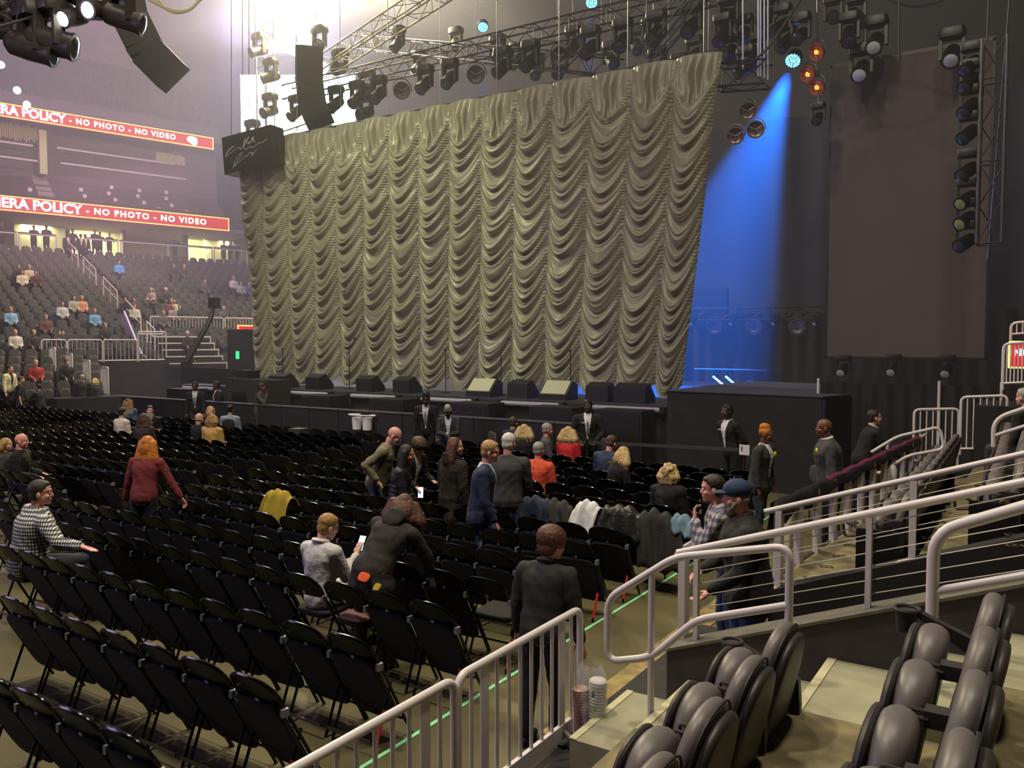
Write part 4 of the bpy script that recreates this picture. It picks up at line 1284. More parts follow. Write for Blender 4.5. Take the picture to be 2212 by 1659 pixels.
sit_at(1426, 1012, 'woman with straight pale blond bob seated in a black top', face=5, h=1.66, top=(34, 33, 34), hair=('bob', 'blond'), AL=lap, AR=lap, z=1.25)
sit_at(1518, 1020, 'woman with curly blond hair in black, seated behind the two men', face=-15, h=1.66, top=BLACK, hair=('curly', 'blond'), AL=lap, AR=lap, z=1.25)
sit_at(1223, 925, 'woman with blond hair in a red blazer seated near the barricade', face=0, h=1.68, top=(206, 44, 50), hair=('wavy', 'blond'), AL=lap, AR=lap)
sit_at(1165, 927, 'grey-haired man in glasses and grey jacket seated looking right', face=-50, h=1.75, top=(76, 74, 78), hair=('short', 'grey'), skin='pink', AL=lap, AR=lap, extra=glasses)
sit_at(1130, 920, 'woman with long wavy blond hair seated left of the man in grey', face=8, h=1.66, top=BLACK, hair=('wavy', 'blond'), AL=lap, AR=lap)
sit_at(1108, 915, 'short-haired man in a navy shirt seated left of the wavy blond woman', face=0, h=1.74, top=(34, 44, 70), hair=('short', 'brown'), AL=lap, AR=lap)
# group in the left part of the floor
for a in ((262, 868, 'boy in a teal shirt seated beside the long-haired person in grey', (44, 100, 122), ('short', 'dbrown'), 1.2, 0), (284, 862, 'person with long light brown hair and grey hooded top seated left', (128, 124, 134), ('long', 'dblond'), 1.3, 0),
          (316, 880, 'grey-haired man in a black jacket with a pale grey hood, seen from behind', (26, 25, 27), ('short', 'grey'), 1.3, 5), (339, 882, 'dark-haired man facing the camera in the seated group', (120, 84, 70), ('short', 'black'), 1.27, -150),
          (352, 902, 'woman with long brown hair and blond ends seated in the left group', (56, 46, 48), ('long', 'brown'), 1.24, -10), (268, 893, 'person in a cream top bending low in the left group', (214, 206, 190), ('short', 'dbrown'), 1.18, -30),
          (428, 900, 'balding man in black seated left of the woman in the yellow fur', BLACK, ('fringe', 'grey'), 1.27, -40), (441, 888, 'ginger person talking with the balding man', (60, 50, 48), ('bob', 'ginger'), 1.25, -60),
          (456, 906, 'woman in a yellow and white fur jacket holding a lit phone', (200, 160, 92), ('bob', 'dblond'), 1.25, -15), (483, 881, 'black-haired person in a pale blue jacket with a dark backpack', (128, 142, 160), ('short', 'black'), 1.28, 0)):
    kw = {}
    if a[0] == 316: kw['hood'] = (140, 146, 148)
    if a[0] == 456: kw['extra'] = phone(1, 'lit smartphone held by the woman in yellow fur', (0, 0.8, -0.5))
    if a[0] == 483: kw['extra'] = lambda i: MB().slab(i['T'](0, -0.2, 0.25), 0.3, 0.42, 0.16, None, 4).obj('backpack', cloth((40, 40, 44)), i['t'])
    sit_at(a[0], a[1], a[2], z=a[5], face=a[6] + 38, h=1.7, top=a[3], hair=a[4], AL=lap, AR=lap, **kw)
# standing at the far left of the floor
for px, py, hh, lab, top, hair, face, kw in (
        (22, 788, 1.8, 'man in a cream jacket standing at the left edge of the floor', (222, 212, 176), ('short', 'brown'), -70, dict(open_=(60, 34, 34))),
        (46, 812, 1.72, 'man in a black t-shirt with a pale print standing at the left', (30, 30, 34), ('short', 'brown'), -40, dict(short=True, skin='fair')),
        (82, 828, 1.65, 'person in black reaching towards the man in the printed t-shirt', BLACK, ('short', 'black'), 110, dict(AL=((0.2, 0.7, -0.8), (0, 1, -0.2)))),
        (177, 808, 1.78, 'man in black standing by the stepped barriers with his back turned', (26, 25, 27), ('short', 'grey'), 60, {}),
        (204, 816, 1.66, 'blond woman in black standing before the black wall', BLACK, ('bob', 'blond'), 110, {}),
        (421, 824, 1.78, 'guard in a dark suit and white collar, left of the pair before the black wall', BLACK, ('short', 'black'), -140, dict(skin='dark', open_=(190, 188, 190), collar='tie')),
        (467, 822, 1.8, 'guard in a dark suit, right of the pair before the black wall', BLACK, ('short', 'black'), 150, dict(skin='dark', open_=(190, 188, 190), collar='tie')),
        (566, 826, 1.8, 'man in a dark coat holding his hand to his ear below the curtain corner', (56, 50, 46), ('short', 'black'), -60, dict(skin='brown', AR=((0.2, 0.6, -0.6), (-0.2, 0.2, 1.0), (-0.3, 0, 1))))):
    P = stand_at(px, py, hh)
    if px < 210:
        q_ = atd(px, py, 28.0 + px * 0.006)
        P = Vector((q_.x, q_.y, q_.z - hh))
        tag(MB().box((P.x, P.y, P.z / 2), (1.2, 1.2, P.z)).obj('standing_block', BLK), 'low black step under the %s' % lab.split(' standing')[0].split(' reaching')[0], 'step')
    person(lab, P, face, h=hh, top=top, hair=hair, **kw)
P = stand_at(46, 812, 1.72)
A, B_ = atd(398, 792, 30), atd(515, 803, 27)
t = thing('masking_wall', 'tall black cloth wall behind the two guards left of the stage', 'wall panel', (A.x, A.y, 0), math.atan2(B_.y - A.y, B_.x - A.x))
MB().box(((B_ - A).length / 2, 0, A.z / 2), ((B_ - A).length, 0.08, A.z)).obj('cloth', BLK, t)
A, B_ = atd(515, 815, 26), atd(600, 838, 24)
t = thing('equipment_bench', 'low black equipment bench at the left foot of the curtain', 'equipment', (A.x, A.y, 0), math.atan2(B_.y - A.y, B_.x - A.x))
MB().box(((B_ - A).length / 2, 0, A.z / 2), ((B_ - A).length, 0.8, A.z)).obj('bench_body', BLK, t)
MB().box((0.7, 0, A.z + 0.12), (0.8, 0.4, 0.24)).obj('console', BLKM, t)
# guards near the stage
def pocket(i): MB().box(i['T'](0.085, 0.135, 0.40), (0.06, 0.012, 0.014)).obj('pocket_square', WHITE, i['t'])
person('tall young guard in a black suit standing at the barricade, looking down', (-11.32, 13.98, 0), -150, h=1.84, top=BLACK, pants=BLACK, skin='dark', hair=('updo', 'black'), open_=(200, 198, 202), collar='tie', det=2, head=(10, -25), extra=pocket)
person('guard woman with grey hair in a charcoal jacket looking at her hands', (-10.32, 13.45, 0), -150, h=1.65, top=(48, 52, 54), pants=BLACK, skin='dark', hair=('updo', 'grey'), open_=(206, 208, 214), AL=((0.1, 0.2, -1), (-0.8, 0.7, -0.05)), AR=((0.1, 0.2, -1), (-0.8, 0.7, -0.05)), det=2, head=(0, -35))
person('guard in a black suit and grey tie standing with hands folded before the stage', (-7.56, 14.32, 0), -152, h=1.8, top=(24, 23, 25), pants=BLACK, skin='dark', hair=('short', 'black'), open_=(214, 214, 218), collar='tie', w=1.1, AL=((0.35, 0.05, -1), (-0.6, 0.6, -0.6)), AR=((0.35, 0.05, -1), (-0.6, 0.6, -0.6)), det=2, extra=pocket)
person('guard in a black suit with hands behind his back before the covered riser', (-4.79, 14.33, 0), 150, h=1.82, top=BLACK, pants=BLACK, skin='dark', hair=('short', 'black'), open_=(214, 214, 218), det=2, AL=((0.3, -0.4, -0.9), (-0.5, -0.5, -0.8)), AR=((0.3, -0.4, -0.9), (-0.5, -0.5, -0.8)), extra=pocket)
def rosette(i):
    MB().ell(i['T'](-0.09, 0.14, 0.42), (0.04, 0.02, 0.04)).obj('yellow_badge', mat('yellow plastic', (225, 205, 40), 0.5), i['t'])
person('woman with orange updo and glasses in a grey jacket, yellow badge on her chest', (-3.42, 12.0, 0), -98, h=1.7, top=(54, 52, 54), pants=(52, 58, 74), skin='brown', hair=('updo', 'orange'), open_=(216, 214, 222), w=1.12, AL=hang, AR=hang, det=2, extra=both(glasses, rosette), coat=0.1)
person('bald man in a dark grey suit looking left, yellow badge on his shoulder', (-2.62, 11.96, 0), 112, h=1.86, top=(62, 60, 64), pants=(30, 30, 34), skin='brown', hair=('bald', 'black'), collar=(216, 216, 220), w=1.38, AL=hang, AR=hang, det=2, extra=rosette)
person('short-haired man in a black coat leaning on the fence by the drapes', (-2.42, 14.7, 0), -62, h=1.83, top=BLACK, pants=BLACK, skin='pink', hair=('short', 'dbrown'), w=1.05, lean=20, AL=((0.1, 0.6, -0.9), (-0.2, 1, 0.0)), AR=((0.1, 0.6, -0.9), (-0.3, 1, 0.0)), det=2, collar=(180, 176, 170), head=(0, 6))
P = aty(2208, 880, 12)
person('person at the right picture edge beside the tall gate, lit purple', (P.x + 0.1, 12, 1.0), 60, 'sit', h=1.7, top=BLACK, skin='fair', hair=('short', 'grey'), seat=0.46, det=1)

# ---- clothes and bags left on chairs
def drape(label, px, py, m, wd=0.5, dr=0.42, z=0.88, n=26, cat='jacket', rough_=1.0):
    P = atz(px, py, z)
    c = nearest_chair(P.x, P.y - 0.3 + 0.3)
    q = MB()
    V, F = [], []
    k = 17
    sd = px * 0.01
    for i in range(n + 1):
        a = (i / n - 0.5) * wd
        prof = 0.11 * abs(2 * i / n - 1) ** 2.2 + 0.035 * noise.noise(Vector((i * 0.3, sd, 1.0))) + 0.02 * math.sin(i * 0.9 + sd)
        for j in range(k):
            u = j / (k - 1)
            L = (u - 0.5) * 2 * dr
            wr = 0.022 * rough_ * noise.noise(Vector((a * 9 + sd, L * 5, sd * 3)))
            wr2 = 0.02 * rough_ * math.sin(a * 38 + 3 * noise.noise(Vector((a * 4, L * 3, sd))))
            if abs(L) < 0.06: y, zz = L * 0.8, z - 0.0 - 8 * L * L - prof
            else:
                s_ = 1 if L > 0 else -1
                y = s_ * (0.045 + abs(L) * (0.25 if s_ < 0 else 0.30)) ; zz = z - 0.03 - (abs(L) - 0.06) * (1 + 0.15 * math.sin(a * 9 + sd)) - prof
            V.append((a * (1 + 0.25 * abs(L)) + 0.25 * L * math.sin(sd * 3) * (1 if L < 0 else 0.4), y + 0.03 + (wr + wr2) * min(1, abs(L) * 8), zz + wr))
    for i in range(n):
        F += [(i * k + j, i * k + j + 1, (i + 1) * k + j + 1, (i + 1) * k + j) for j in range(k - 1)]
    q.add(V, F)
    o = q.obj(cat.replace(' ', '_'), m, None, 80)
    o.location = (P.x, c[5] - 0.02, 0)
    md = o.modifiers.new('t', 'SOLIDIFY'); md.thickness = 0.012
    return tag(o, label, cat)


drape('mustard yellow jacket hung over a chair back in the middle of the floor', 640, 1052, mat('mustard cloth', (170, 146, 44), 0.9, bump=0.2), 0.52, 0.36, 0.93)
drape('navy jacket hung over a chair back right of the man in the navy blazer', 1185, 1066, cloth((38, 50, 76)), 0.6, 0.3, 0.92)
drape('charcoal jacket hung over a chair back between the navy and white garments', 1240, 1066, cloth((52, 50, 52)), 0.5, 0.34, 0.92)
drape('white sweatshirt hung over a chair back', 1290, 1075, cloth((222, 220, 228)), 0.34, 0.46, 0.95)
drape('shiny black leather jacket hung over a chair back right of the white sweatshirt', 1355, 1090, mat('creased black leather', (44, 42, 40), 0.35, bump=0.7, nscale=18), 0.6, 0.32, 0.93)
drape('long black coat hung over the aisle chair beside the plaid shirt man', 1432, 1100, cloth((38, 37, 39)), 0.55, 0.62, 0.93, cat='coat')
drape('light blue jacket sleeve over a chair left of the plaid shirt man', 1485, 1108, cloth((112, 140, 160)), 0.4, 0.2, 0.9)
c = nearest_chair(atz(780, 1345, 0.47).x, atz(780, 1345, 0.47).y - 0.3 + 0.0)
SEATDOWN.add((4, 0, 2))
SEATDOWN.add((5, 0, 0))
P = atz(770, 1335, 0.49)
t = thing('tote_bag', 'folded pink-brown bag lying on the lowered seat next to the woman in grey', 'bag', (P.x, P.y, 0.49))
MB().slab((0, 0, 0.02), 0.30, 0.2, 0.05, Matrix.Rotation(R(90), 3, 'X'), 4).obj('bag_body', mat('pink brown canvas', (150, 112, 100), 0.9), t)
build_chairs()

# ---- small things on the floor
P = atz(755, 918, 0.9)
t = thing('bucket_shelf', 'two white buckets hanging under a white ring rack at the barricade', 'buckets', (P.x, 15.1, 0.75))
for dx in (-0.17, 0.17): MB().lathe([(0.11, 0), (0.13, 0.3), (0.12, 0.3), (0.1, 0.02)], (dx, 0, 0), n=14).obj('bucket', WHITE, t)
MB().tube([(0.42 * math.cos(a), 0.16 * math.sin(a), 0.36) for a in np.linspace(0, 2 * PI, 21)[:-1]], 0.018, 6, closed=True).obj('rack_ring', WHITE, t)
P = atz(645, 925, 0.9)
t = thing('front_fill_speaker', 'small dark speaker standing at the barricade near the last chair row', 'speaker', (P.x, P.y, 0))
MB().box((0, 0, 0.65), (0.36, 0.3, 0.5)).obj('cabinet', mat('scuffed grey box', (62, 60, 60), 0.6), t)
MB().tube([(0, 0, 0), (0, 0, 0.4)], 0.02, 8).lathe([(0.2, 0), (0.2, 0.02), (0.02, 0.03)], n=12).obj('stand', BLKM, t)
a_, b_ = aty(1262, 955, 13.9), aty(1608, 972, 13.9)
t = thing('queue_belt', 'long black retractable belt running from the guard to the small white sign', 'belt barrier', (a_.x, 13.9, a_.z))
MB().beam((0, 0, 0), (b_.x - a_.x, 0, b_.z - a_.z), 0.012, 0.06).obj('belt', mat('belt webbing', (60, 58, 62), 0.7), t)
for fx in (0.02, 0.98):
    x = (b_.x - a_.x) * fx
    z = (b_.z - a_.z) * fx
    MB().tube([(x, 0, z + 0.05), (x, 0, -a_.z)], 0.03, 8).lathe([(0.17, 0), (0.16, 0.03), (0.03, 0.05)], (x, 0, -a_.z), n=14).obj('post', BLKM, t)
P = aty(1608, 972, 13.6)
t = thing('sign', 'small square white sign on a black post before the rightmost suited guard', 'sign', (P.x, 13.6, 0))
MB().box((0, 0, P.z), (0.17, 0.012, 0.17)).obj('sign_board', WHITE, t)
MB().box((-0.04, -0.008, P.z + 0.02), (0.018, 0.004, 0.08)).obj('dark_mark', BLKM, t)
MB().tube([(0, 0.02, 0), (0, 0.02, P.z)], 0.015, 6).lathe([(0.15, 0), (0.14, 0.02), (0.02, 0.03)], n=12).obj('post', BLKM, t)
for px, py, lab in ((1285, 945, 'grey-topped dark folding chair standing alone at the barricade'), (1045, 932, 'grey-topped dark folding chair by the grey-haired guard woman'), (1752, 1005, 'yellowish-edged dark chair standing beyond the guard with the yellow badge')):
    P = atz(px, py, 0.95)
    t = thing('stacking_chair', lab, 'chair', (P.x, P.y, 0), R(150))
    MB().slab((0, -0.2, 0.78), 0.44, 0.32, 0.05, None, 3).obj('backrest', mat('grey vinyl', (70, 70, 66), 0.6), t)
    MB().slab((0, 0.05, 0.46), 0.44, 0.44, 0.05, Matrix.Rotation(R(90), 3, 'X'), 4).obj('seat', FAB, t)
    for sx in (-1, 1):
        MB().tube([(sx * 0.2, -0.2, 0.85), (sx * 0.2, -0.2, 0)], 0.012, 6).obj('leg', STEEL, t)
        MB().tube([(sx * 0.2, 0.22, 0.44), (sx * 0.2, 0.25, 0)], 0.012, 6).obj('leg', STEEL, t)
P = aty(1698, 1060, 10.6)
tag(MB().slab((P.x, 10.6, 0.42), 0.17, 0.62, 0.12, None, 5).obj('rail_end_cap', mat('cream padding', (205, 202, 170), 0.7)), 'cream rounded pad standing at the low end of the dark cloth-covered fence', 'pad')
P = aty(1928, 1030, 12.4)
t = thing('cup_stack', 'sleeve of white cups standing behind the slim far handrail', 'cups', (P.x, 12.4, 0.65))
MB().lathe([(0.05, 0), (0.055, 0.3), (0.06, 0.5), (0.03, 0.56)], n=14).obj('plastic_sleeve', mat('wrapped white cups', (200, 198, 205), 0.4, bump=0.6), t)

# ================================================================== FAR STAND (left), rotated 15 degrees
DV = Vector((math.sin(R(15)), math.cos(R(15)), 0))
NV_ = Vector((-DV.y, DV.x, 0))
P0 = Vector((-33.03, 18.47, 0))
FRZ = math.atan2(DV.y, DV.x)            # local x = along the rows, local y = up the stand
def SL(u, v, z=0.0): return P0 + DV * u + NV_ * v + Vector((0, 0, z))
def sobj(mb, name, m, label=None, cat=None, smooth=0, kind=None, group=None):
    o = mb.obj(name, m, None, smooth); o.location = P0; o.rotation_euler = (0, 0, FRZ)
    return tag(o, label, cat, group, kind)
def sthing(name, label, cat, u, v, z, group=None, rz=0.0): return thing(name, label, cat, SL(u, v, z), FRZ + rz, group)
def at_v(x, y, v):
    d = ray(x, y); t_ = ((SL(0, v) - EYE).dot(NV_)) / d.dot(NV_); P = EYE + d * t_
    return (P - P0).dot(DV), P.z


TRD = mat('dark tread', (52, 46, 50), 0.85)
b = MB()
for r in range(18):
    z = 2.06 + 0.327 * r
    b.box((1.6, 0.44 + 0.88 * r, z / 2), (27.2, 0.9, z))
sobj(b, 'floor_bowl', TRD, kind='structure')
b = MB().box((1.6, 20.0, 7.9 / 2), (27.2, 8.4, 7.9))
sobj(b, 'floor_concourse', mat('concourse concrete', (120, 110, 96), 0.8), kind='structure')
# front wall and black cloth
sobj(MB().box((9.2, -0.12, 1.05), (17.6, 0.12, 2.1)), 'wall_bowl_front', BLK, kind='structure')
# stairs
b = MB()
for k in range(36):
    b.box((3.75, 0.22 + 0.44 * k, (2.06 + 0.1635 * k + 0.17) / 2), (1.0, 0.46, 2.06 + 0.1635 * k + 0.17))
sobj(b, 'floor_bowl_stairs', mat('stair concrete', (96, 86, 84), 0.8), kind='structure')
for k, (v0, v1) in enumerate(((12.6, 14.9), (9.4, 11.6), (6.0, 8.2), (2.7, 4.9), (0.9, 1.9))):
    t = sthing('stair_handrail', 'white stair handrail on the far stand aisle, %s from the top' % ORD[k + 1], 'handrail', 3.4, v0, 0, 'handrails on the far aisle')
    zf = lambda v: 2.2 + 0.3716 * v
    h = v1 - v0
    MB().tube([(0, 0, zf(v0)), (0, 0, zf(v0) + 0.95), (0, h, zf(v1) + 0.95), (0, h, zf(v1))], 0.03, 6).obj('frame', RAIL, t)
    MB().tube([(0, 0, zf(v0) + 0.55), (0, h, zf(v1) + 0.55)], 0.02, 6).obj('mid_rail', RAIL, t)
    MB().tube([(0, h / 2, zf(v0 + h / 2)), (0, h / 2, zf(v0 + h / 2) + 0.95)], 0.02, 6).obj('post', RAIL, t)

# ---- far stadium seats
def far_seat_mesh():
    q = MB()
    q.slab((0, 0.10, 0.62), 0.46, 0.50, 0.07, Matrix.Rotation(R(-10), 3, 'X'), 3, 0.85, 12)
    q.slab((0, -0.06, 0.42), 0.42, 0.40, 0.09, Matrix.Rotation(R(-8), 3, 'X'), 3, 0.7, 12)
    q.box((-0.25, 0.0, 0.36), (0.04, 0.22, 0.5))
    return q.mesh('stadium_seat', FARV, 40)
FARV = mat('far charcoal seat', (52, 48, 50), 0.55)
fsm = far_seat_mesh()
cand = []
PEOPLE_ST = []
def stand_seat(px, py, hz=1.22):
    best = None
    for r in range(-5, 18):
        v = (0.44 + 0.88 * r) if r >= 0 else 0.35 + 0.85 * r - 0.3
        zt = (2.06 + 0.327 * r) if r >= 0 else 2.06 + 0.28 * r
        P = atz(px, py, zt + hz) if abs(zt + hz - 2.9) > 0.02 else None
        if P is None or (P - EYE).dot(F0) < 5: continue
        vv = (P - P0).dot(NV_)
        e = abs(vv - v)
        if best is None or e < best[0]: best = (e, r, (P - P0).dot(DV), v, zt)
    return best


SEATU = 0.54
for r in range(17):
    v, z = 0.60 + 0.88 * r, 2.06 + 0.327 * r
    for side_, (ua, n) in enumerate(((3.0, 26), (4.55, 30))):
        for i in range(n):
            u = ua - SEATU * i if side_ == 0 else ua + SEATU * i
            P = SL(u, v, z)
            a = pix(P)
            if a[0] < -15 or a[0] > 590 or a[2] < 1 or u > 14.9: continue
            if r == 0 and side_ == 1: continue
            cand.append((a[2], u, v, z, r, side_, i))
for r in range(1, 6):                     # lower retractable rows at the left edge
    v, z = 0.05 - 0.85 * r, 2.06 - 0.28 * r
    for i in range(16):
        u = 0.6 + 0.1 * r - 0.30 * r - SEATU * i
        P = SL(u, v, z); a = pix(P)
        if a[0] < -15 or a[2] < 1: continue
        cand.append((a[2], u, v, z, -r, 0, i))
b = MB()
for r in range(1, 6):
    z = 2.06 - 0.28 * r
    ue = 0.9 + 0.1 * r - 0.30 * r
    b.box((ue - 6, -0.2 - 0.85 * r + 0.1, z / 2), (12, 0.86, z))
sobj(b, 'floor_lower_bowl', TRD, kind='structure')
cand.sort()
lim = 300 - NEARSEATS
rest = []
for k, (d, u, v, z, r, side_, i) in enumerate(cand):
    if k < lim:
        o = bpy.data.objects.new('stadium_seat', fsm); C.objects.link(o)
        o.location = SL(u, v, z); o.rotation_euler = (0, 0, FRZ)
        if r < 0: lab = 'grey seat at the left edge, %s from the stepped barriers, %s row below' % (ordn(i + 1), ORD[-r])
        else: lab = 'dark far seat, %s %s of the stairs, %s row above the fence' % (ordn(i + 1), 'left' if side_ == 0 else 'right', ordn(r + 1))
        tag(o, lab, 'seat', 'seats of the far stand')
    else: rest.append((u, v, z))
bv = np.array([v_.co[:] for v_ in fsm.vertices]); bf = [tuple(p.vertices) for p in fsm.polygons]
q = MB()
for u, v, z in rest: q.add(bv + np.array([u, v, z]), bf)
sobj(q, 'stadium_seats', FARV, 'mass of dark empty seats filling the upper rows of the far stand', 'seats', 40, 'stuff')

# fences along the front
def sfence(label, u0, u1, v, z, h=0.95, rz=0):
    w = u1 - u0
    t = sthing('crowd_barrier', label, 'barrier', u0, v, z, 'white barriers of the far stand', rz)
    MB().tube(bend([(0, 0, 0), (0, 0, h), (w, 0, h), (w, 0, 0)], 0.1, 3), 0.03, 6).obj('frame', RAIL, t)
    MB().tube([(0, 0, 0.1), (w, 0, 0.1)], 0.025, 5).obj('bottom_rail', RAIL, t)
    n = max(3, int(w / 0.15))
    for i in range(1, n): MB().tube([(w * i / n, 0, 0.1), (w * i / n, 0, h)], 0.013, 4).obj('bar', RAIL, t)
    return t


us = [at_v(x, 770, 0)[0] for x in (88, 145, 222, 297, 360)]
for k in range(4): sfence('white barrier on top of the black front wall, %s from its left end' % ORD[k + 1], us[k] + 0.03, us[k + 1] - 0.03, -0.05, 2.06, 0.95 if k < 3 else 1.3)
ua, _ = at_v(325, 705, 3.2); ub, _ = at_v(482, 705, 3.2); uc, _ = at_v(600, 705, 3.2)
sfence('long white barrier behind the stack of platform steps', ua, ub, 3.2, 3.16, 0.95)
sfence('white barrier running behind the curtain edge above the red screen', ub + 0.1, uc, 3.2, 3.16, 0.95)
# stepped barriers at the lower rows
for k in range(4):
    P = (at_v(108 + 22 * k, 800, -1)[0])
    t = sthing('stepped_barrier', 'pale stepped barred panel at the left, %s from the left' % ORD[k + 1], 'barrier', P, -1.0 - 0.9 * k, 1.72 - 0.24 * k, 'stepped barriers')
    MB().tube(bend([(0, 0, 0), (0, 0, 1.0), (0, -0.85, 1.0), (0, -0.85, 0)], 0.08, 3), 0.028, 6).obj('frame', RAIL, t)
    for i in range(1, 8): MB().tube([(0, -0.106 * i, 0.02), (0, -0.106 * i, 1.0)], 0.012, 4).obj('bar', RAIL, t)
t = sthing('wall_panel', 'black skirted box below two grey seats at the left floor edge', 'riser', at_v(105, 850, -5)[0], -5.2, 0)
MB().box((1.3, 0, 0.5), (2.4, 0.8, 1.0)).obj('skirt', BLK, t)
# scaffold stair unit and bleacher platforms
t = sthing('access_stair', 'white metal access stair unit between the fence and the platform steps', 'stairs', at_v(318, 760, 0.6)[0], 0.6, 1.95)
for k in range(7):
    MB().box((0.55, 1.5 - 0.32 * k + 0.4, 1.35 - 0.19 * k), (1.5, 0.3, 0.05)).obj('step', RAIL, t)
for sx in (-0.2, 1.3): MB().prism([(-0.5, 0), (2.2, 1.3), (2.2, 1.6), (-0.5, 0.25)], sx, sx + 0.04, 'x').obj('side_panel', mat('brushed alloy', (150, 144, 156), 0.5), t)
MB().beam((-0.3, 0.0, 0.2), (-0.3, 2.2, 2.1), 0.08, 0.7).obj('handrail_panel', mat('lilac white rail sheet', (196, 178, 210), 0.5), t)
u0, z0 = at_v(365, 790, -0.5); u1, z1 = at_v(490, 790, -0.5)
for k in range(5):
    t = sthing('platform_step', 'white-edged dark platform step, %s from the bottom' % ORD[k + 1], 'platform', u0, -0.5 + 0.45 * k, 0, 'platform steps left of the red screen')
    zz = 2.0 + 0.29 * k
    MB().box(((u1 - u0) / 2, 0.3, zz - 0.1), (u1 - u0, 0.7, 0.18)).obj('deck', BLK, t)
    MB().box(((u1 - u0) / 2, -0.06, zz), (u1 - u0, 0.03, 0.06)).obj('edge', RAIL, t)
    MB().box((u1 - u0 - 0.03, -0.06, zz / 2), (0.04, 0.04, zz)).obj('leg', RAIL, t)
# camera jib
p = [atd(403, 782, 31), atd(455, 690, 31.5), atd(463, 655, 31.8)]
t = thing('camera_jib', 'long dark camera crane arm rising in front of the platform steps', 'camera crane', p[0])
MB().tube([(0, 0, 0), p[1] - p[0], p[2] - p[0]], [0.13, 0.1, 0.07], 7).obj('arm', BLKM, t)
MB().box(p[2] - p[0], (0.35, 0.3, 0.4)).obj('camera', BLKM, t)
MB().box(Vector((0, 0, -1.0)), (0.3, 0.3, 2.0)).obj('base', BLKM, t)

# ---- concourse level
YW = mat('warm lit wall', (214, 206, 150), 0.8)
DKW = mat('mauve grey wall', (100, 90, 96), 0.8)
def cbox(x0, x1, v, z0, z1, m, name, th=0.2, k=None):
    a, b2 = at_v(x0, 500, v)[0], at_v(x1, 500, v)[0]
    q = MB().box(((a + b2) / 2, v, (z0 + z1) / 2), (b2 - a, th, z1 - z0))
    o = sobj(q, name, m, kind='structure')
    return o


cbox(-60, 640, 24, 7.9, 14.6, DKW, 'wall_concourse')
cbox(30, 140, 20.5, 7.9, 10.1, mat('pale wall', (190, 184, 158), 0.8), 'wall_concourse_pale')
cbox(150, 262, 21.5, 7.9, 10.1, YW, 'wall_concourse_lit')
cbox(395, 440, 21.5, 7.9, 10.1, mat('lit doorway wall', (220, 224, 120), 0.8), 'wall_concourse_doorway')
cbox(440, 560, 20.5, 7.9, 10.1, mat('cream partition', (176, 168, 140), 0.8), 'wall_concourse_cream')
for x in (262, 395, 600): cbox(x, x + 8, 19.5, 7.9, 10.1, DKW, 'column_%d' % (2 + x // 200), 0.5)
for lx, e in ((205, 420), (417, 420), (80, 160), (500, 160)):
    u_, z_ = at_v(lx, 500, 20.2)
    light('concourse_lamp', 'AREA', SL(u_, 20.3, 10.0), e, (1.0, 0.95, 0.55), 1.6, SL(u_, 20.5, 8), 1.2)
cbox(-60, 560, 20.2, 10.05, 10.3, mat('soffit', (120, 112, 118), 0.8), 'ceiling_concourse', 8)
hx = (-40, 40, 122)
def crail(label, xa, xb):
    a, b2 = at_v(xa, 540, 16)[0], at_v(xb, 540, 16)[0]
    w = b2 - a
    t = sthing('glass_railing', label, 'railing', a, 16, 7.95, 'glass railings of the concourse')
    MB().tube([(0, 0, 0.08), (w, 0, 0.08)], 0.045, 5).obj('bottom_rail', RAIL, t)
    MB().tube([(0, 0, 0.98), (w, 0, 0.98)], 0.04, 5).obj('top_rail', RAIL, t)
    MB().box((w / 2, 0.15, 1.06), (w, 0.35, 0.05)).obj('drink_ledge', mat('dark ledge', (48, 40, 50), 0.6), t)
    n = max(1, round(w / 2.3))
    for i in range(n + 1): MB().tube([(w * i / n, 0, 0), (w * i / n, 0, 1.0)], 0.035, 5).obj('post', RAIL, t)
    return t


crail('white-framed glass railing of the concourse at the left edge', -60, 37)
crail('white-framed glass railing of the concourse left of the stair top', 42, 122)
crail('white-framed glass railing of the concourse right of the stair top', 185, 255)
crail('long white-framed glass railing of the concourse before the dark wall', 261, 458)
crail('white-framed glass railing of the concourse next to the curtain edge', 463, 600)

